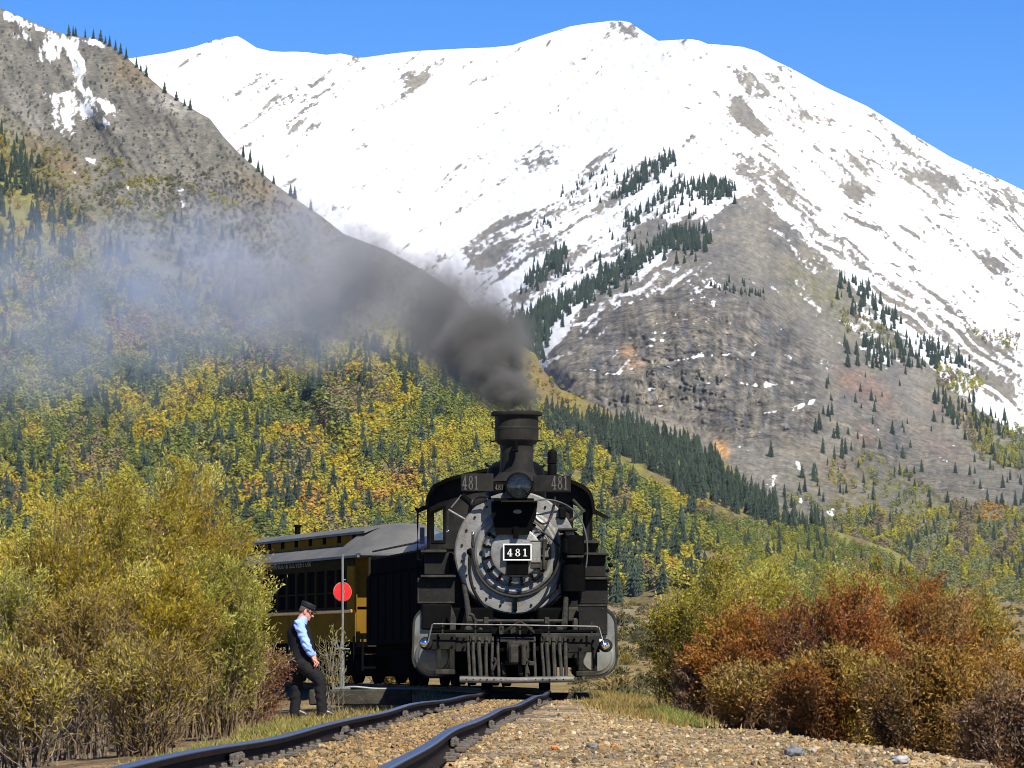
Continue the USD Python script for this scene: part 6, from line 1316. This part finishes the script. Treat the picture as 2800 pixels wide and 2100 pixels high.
willow(2520, 44, 1630, 360, 'rust brown willow right of centre in the right thicket', GR_, rust[:3] + [(.25, .15, .04)], dk_stem, 13000, 56, 27, .1, **R1)
willow(2670, 46, 1640, 250, 'orange gold willow high at the right of the right thicket', GR_, oran, tan_stem, 10000, 44, 28, .1, **R1)
willow(2770, 38, 1790, 300, 'brown orange willow at the right picture edge', GR_, oran[:3], (.15, .11, .08), 10500, 60, 29, .1, **R1)
willow(2060, 37.5, 1830, 330, 'low mauve grey willow at the gravel edge of the right thicket', GR_, mauv, dk_stem, 9500, 70, 30, .05, **R1)
willow(2290, 34, 1800, 420, 'low bronze and rust willow in front of the dark red one', GR_, rust[:2] + [(.26, .17, .03), (.28, .20, .04)], dk_stem, 13000, 64, 31, .05, **R1)
willow(2540, 32, 1800, 420, 'low bronze willow at the lower right of the right thicket', GR_, [(.10, .065, .03), (.18, .10, .03), (.24, .145, .03), (.28, .16, .03)], dk_stem, 14000, 66, 32, .05, **R1)
willow(2760, 29.5, 1890, 330, 'low brown willow in the lower right corner', GR_, [(.11, .075, .05), (.18, .10, .045), (.22, .14, .05)], (.15, .11, .08), 10500, 70, 33, .05, **R1)
willow(1930, 43, 1800, 200, 'small brown twiggy bush at the lower left of the right thicket', GR_, mauv[:3] + [(.2, .14, .05)], (.15, .11, .085), 5500, 60, 34, .1, **R1)

willow(760, 104, 1775, 190, 'low willow added behind the coach to block the bright meadow, nearest the man', GL, brow, dk_stem, 2600, 30, 41, .05, L=.09, W=.03)  # filler willows, mostly hidden, keep the bright meadow from showing under the train
willow(930, 99, 1778, 190, 'low willow added behind the switch stand and coach to block the bright meadow', GL, brow, dk_stem, 2600, 30, 42, .05, L=.09, W=.03)
willow(1090, 92, 1780, 190, 'low willow added behind the tender to block the bright meadow', GL, brow, dk_stem, 2600, 30, 43, .05, L=.09, W=.03)

# ---- grass
gr_ = np.random.default_rng(121)
def grass(name, spots, label, pal):
    """spots: (px, row, spread in px, spread in m along, blades, height)"""
    vs, fs, ts, n0 = [], [], [], 0
    for px, Y, sx, sy, n, h in spots:
        x = at(px, 1817, Y)[0] + gr_.normal(0, sx / FOC * Y, n); y = Y + gr_.normal(0, sy, n)
        ok = np.abs(np.abs(x - track_x(y)) - .49) > .10; x, y = x[ok], y[ok]; n = len(x)
        z = ground_z(x, y)
        hh_ = h * .72 * gr_.uniform(.4, 1.2, n); th = gr_.uniform(0, 6.28, n); w = gr_.uniform(.004, .009, n)
        b = np.stack([x, y, z - .01], 1); sd = np.stack([np.cos(th), np.sin(th), 0 * th], 1) * w[:, None]
        bend = np.stack([gr_.normal(0, .35, n), gr_.normal(0, .35, n), np.ones(n)], 1) * hh_[:, None]
        mid = b + bend * [.35, .35, .6]
        v = np.stack([b - sd, b + sd, mid - sd * .7, mid + sd * .7, b + bend], 1).reshape(-1, 3)
        k_ = np.arange(n)[:, None] * 5 + n0
        fs.append(np.vstack([k_ + [0, 1, 3], k_ + [0, 3, 2], k_ + [2, 3, 4]])); vs.append(v); n0 += len(v)
        t_ = np.array(pal)[gr_.integers(0, len(pal), n)] * gr_.uniform(.7, 1.3, (n, 1)); ts.append(np.repeat(t_, 5, 0))
    obj(name, (np.vstack(vs), np.vstack(fs)), m_grass, kind='stuff', label=label, cat='grass', extra={'tint': np.vstack(ts)})
grn_p = [(.14, .18, .03), (.22, .23, .035), (.27, .23, .05), (.27, .21, .07), (.22, .16, .06)]
gld_p = [(.26, .18, .05), (.30, .22, .07), (.22, .15, .04), (.19, .14, .045), (.17, .155, .04)]
grass('grass', [(825, 41, 34, 1.6, 2600, .16), (800, 45, 40, 2.0, 1500, .15), (700, 37, 50, 1.6, 1700, .13), (560, 31, 60, 1.6, 1900, .12), (430, 27, 60, 1.4, 1600, .11), (740, 50, 60, 3, 900, .15), (300, 24, 70, 1.2, 900, .10), (620, 33, 50, 2.0, 800, .12)], 'bright green grass along the left side of the left rail', grn_p)
grass('grass', [(1720, 50, 50, 3.5, 2600, .13), (1790, 47, 40, 3, 2200, .14), (1850, 43, 36, 2.2, 1800, .15), (1700, 60, 40, 6, 2200, .16), (1760, 66, 60, 8, 2600, .18), (1720, 78, 60, 10, 2200, .22), (1640, 56, 30, 3, 700, .10), (1820, 56, 50, 5, 1800, .15)], 'dry golden grass on the bank right of the locomotive', gld_p)
grass('grass', [(1812, 46, 24, 1.2, 500, .20), (1850, 41.5, 24, 1.0, 420, .18), (1880, 39.5, 18, .8, 300, .16)], 'patch of fresh green grass at the foot of the right thicket', [(.10, .16, .025), (.15, .19, .03), (.24, .21, .05)])
grass('grass', [(860, 61.5, 90, 2.5, 1800, .16), (950, 60, 70, 1.8, 1000, .10), (880, 57, 60, 2, 900, .09), (1080, 70, 60, 3, 700, .16)], 'dry straw coloured grass round the feet of the man and timbers', gld_p + grn_p[2:])

# ---- low shrubs on the valley meadow between the locomotive and the right thicket
for i, (px, py, wd, ht, colr, lab) in enumerate(((1712, 1820, 40, 36, [(.24, .19, .04), (.33, .25, .05)], 'rounded yellow shrub on the meadow just right of the locomotive'), (1770, 1800, 46, 62, [(.06, .075, .03), (.10, .11, .04)], 'dark green shrub on the meadow left of the right thicket'),
                                                 (1745, 1758, 50, 34, [(.11, .11, .06), (.15, .14, .08)], 'grey green sagebrush higher on the meadow'), (1722, 1742, 22, 16, [(.10, .10, .05), (.14, .12, .06)], 'small sagebrush above the pale gravel patch'), (1850, 1690, 30, 22, [(.12, .13, .05), (.17, .16, .06)], 'small green shrub near the top of the meadow'))):
    rng = np.random.default_rng(400 + i)
    for Y_ in np.arange(66, 400, 1.0):
        p_ = at(px, py, Y_)
        if p_[2] < float(ground_z(p_[0], Y_, False)): break
    w_, h_ = wd / FOC * Y_, ht / FOC * Y_
    n = 1400
    d = rng.normal(0, 1, (n, 3)); d[:, 2] = np.abs(d[:, 2]); d /= np.linalg.norm(d, axis=1, keepdims=True)
    c = p_ + d * [w_ / 2, w_ / 2, h_] * (rng.uniform(.3, 1, (n, 1)) ** .5)
    v, f = leaves(c, d * .6 + rng.normal(0, .5, (n, 3)), np.full(n, w_ * .10), np.full(n, w_ * .04), rng)
    t_ = np.array(colr)[rng.integers(0, 2, n)] * rng.uniform(.6, 1.4, (n, 1))
    sh_ = thing('shrub', p_, lab, 'shrub')
    obj('foliage', (v, f), m_leaf, sh_, extra={'tint': np.repeat(t_, 4, 0)})
    sb = MB()
    for k_ in range(12): e = c[rng.integers(0, n)]; sb.tube([p_ - [0, 0, .1], (p_ + e) / 2 + [0, 0, .05], e], [.02, .014, .006], 4)
    obj('stems', sb.mesh, m_bark, sh_)

mr = np.random.default_rng(140); n_ = 2200
ty = 80 * (1300 / 80) ** mr.random(n_); tx = at(mr.uniform(1560, 2080, n_), 1700, ty)[:, 0]
far_ = mr.random(n_) < .12; tx = np.where(far_, at(mr.uniform(2560, 2860, n_), 1700, ty)[:, 0], tx)
ok = (np.abs(tx - track_x(ty)) > 2.2); tx, ty = tx[ok], ty[ok]; n_ = len(tx)
tp = []
for tcol in ((.14, .115, .035), (.10, .095, .035), (.20, .14, .05), (.085, .085, .04)):
    d = mr.normal(0, 1, (60, 3)); d[:, 2] = np.abs(d[:, 2]); d /= np.linalg.norm(d, axis=1, keepdims=True); c = d * [.8, .8, .6] * mr.uniform(.3, 1, (60, 1))
    v, f = leaves(c, d, np.full(60, .42), np.full(60, .20), mr); tp.append(((v, f), m_grass, False, {'tint': np.repeat(np.array(tcol) * mr.uniform(.6, 1.4, (60, 1)), 4, 0)}))
ts_ = mr.lognormal(-1.15, .45, n_) * np.interp(ty, [80, 300, 1300], [.55, 1.0, 2.4])
scatter('sagebrush', tp, mr.integers(0, 4, n_), np.stack([tx, ty, ground_z(tx, ty)], 1), mr.uniform(0, 6.28, n_), ts_, 'low sagebrush and dry tufts dotting the brown meadow', 'sagebrush')
# ================================================================= smoke from the chimney, drifting back to the left
SM = [(1413, 1124, 63.5, 58, 15), (1398, 1078, 63.8, 82, 10), (1372, 1022, 64.3, 105, 6.5), (1332, 955, 65, 132, 3.0), (1272, 892, 66.5, 158, 1.7), (1190, 835, 69, 185, 1.0), (1085, 795, 73, 205, .74), (955, 772, 78, 220, .60), (800, 770, 84, 235, .50), (640, 778, 91, 255, .35), (470, 795, 99, 275, .22), (300, 820, 108, 295, .15), (130, 850, 118, 310, .10), (-50, 880, 128, 320, .07), (-240, 900, 138, 320, .07)]
sc_ = [at(a, b, c) for a, b, c, d, e in SM]; sr_ = [d / FOC * c for a, b, c, d, e in SM]
nodes = {'g': ('geometry', {})}; links = []
prev = None
for i, ((_, _, _, _, dens), c_, r_) in enumerate(zip(SM, sc_, sr_)):
    nodes[f'd{i}'] = ('vector_math', dict(math_type='distance', vector2=tuple(c_)))
    nodes[f'm{i}'] = ('map_range', dict(range_type='smoothstep', from_min=r_ * 1.25, from_max=r_ * 0.15, to_min=0.0, to_max=dens, clamp=True))
    links += [('w.vector', f'd{i}.vector1'), (f'd{i}.value', f'm{i}.value')]
    if prev is None: prev = f'm{i}.result'
    else:
        nodes[f'a{i}'] = ('math', dict(math_type='maximum')); links += [(prev, f'a{i}.value1'), (f'm{i}.result', f'a{i}.value2')]; prev = f'a{i}.value'
# the falloff is taken at a place shaken by noise, so that the edge billows
nodes |= {'wn': ('noise_texture', dict(scale=0.75, detail=4, roughness=0.65)), 'wo': ('vector_math', dict(math_type='subtract', vector2=(.5, .5, .5))), 'ws': ('vector_math', dict(math_type='multiply', vector2=(3.4, 3.4, 3.4))), 'w': ('vector_math', dict(math_type='add')),
          'n1': ('noise_texture', dict(scale=0.62, detail=6, roughness=0.62, distortion=0.4)), 'r1': ('map_range', dict(from_min=0.43, from_max=0.62, to_min=0.02, to_max=2.3, clamp=True)), 'n2': ('noise_texture', dict(scale=2.6, detail=4, roughness=0.6)), 'r2': ('map_range', dict(from_min=0.3, from_max=0.7, to_min=0.55, to_max=1.45)),
          'x1': ('math', dict(math_type='multiply')), 'x2': ('math', dict(math_type='multiply')), 'v': ('principled_volume', dict(anisotropy=0.1)), 'vc': ('rgb_ramp', dict(ramp=[(0, (.30, .28, .245)), (.22, (.50, .475, .44)), (.45, (.70, .685, .67)), (.75, (.64, .67, .74)), (1, (.58, .64, .76))])), 'vr': ('map_range', dict(from_min=63.5, from_max=95, clamp=True)),
          'px': ('separate_xyz', {}), 'wf': ('map_range', dict(from_min=64.5, from_max=72, to_min=0.25, to_max=1.0, clamp=True)), 'wx': ('vector_math', dict(math_type='scale'))}
links += [('g.position', 'wn.vector'), ('wn.color', 'wo.vector1'), ('wo.vector', 'ws.vector1'), ('g.position', 'px.vector'), ('px.y', 'wf.value'), ('ws.vector', 'wx.vector1'), ('wf.result', 'wx.scale'), ('wx.vector', 'w.vector1'), ('g.position', 'w.vector2'), ('g.position', 'n1.vector'), ('g.position', 'n2.vector'),
          ('n1.fac', 'r1.value'), ('n2.fac', 'r2.value'), (prev, 'x1.value1'), ('r1.result', 'x1.value2'), ('x1.value', 'x2.value1'), ('r2.result', 'x2.value2'), ('x2.value', 'v.density'), ('px.y', 'vr.value'), ('vr.result', 'vc.fac'), ('vc.color', 'v.color')]
m_smoke = usdkit.material(stage, '/World/Looks/coal_smoke', nodes, links, volume='v.volume')
path_ = spline(np.array(sc_), 60); rad_ = np.interp(np.linspace(0, 1, 60), np.r_[0, np.cumsum(np.linalg.norm(np.diff(np.array(sc_), axis=0), axis=1))] / np.linalg.norm(np.diff(np.array(sc_), axis=0), axis=1).sum(), sr_)
grow_ = np.interp(path_[:, 1], [63.5, 64.2, 68, 140], [1.15, 1.3, 1.55, 1.45])
sv, sf = tube(path_, rad_ * grow_, 20)
sv[:, 2] = np.where((np.abs(sv[:, 1] - 63.5) < 2.0) & (sv[:, 2] < zz(1128)), zz(1128), sv[:, 2])
obj('smoke', (sv, sf), m_smoke, kind='stuff', label='grey brown coal smoke drifting left from the chimney', cat='smoke')
# ================================================================= the thin blue air between here and the peaks
m_haze = usdkit.material(stage, '/World/Looks/mountain_air', {'v': ('principled_volume', dict(color=(.50, .72, 1.0), density=1.15e-5, anisotropy=0.0))}, volume='v.volume')
hx0, hx1, hy0, hy1, hz0, hz1 = -9000, 9000, -400, 9400, -2.6, 1260.0
v, f = bx(((hx0 + hx1) / 2, (hy0 + hy1) / 2, (hz0 + hz1) / 2), (hx1 - hx0, hy1 - hy0, hz1 - hz0))
obj('haze', (v, f), m_haze, kind='stuff', label='thin blue mountain air between the train and the peaks')
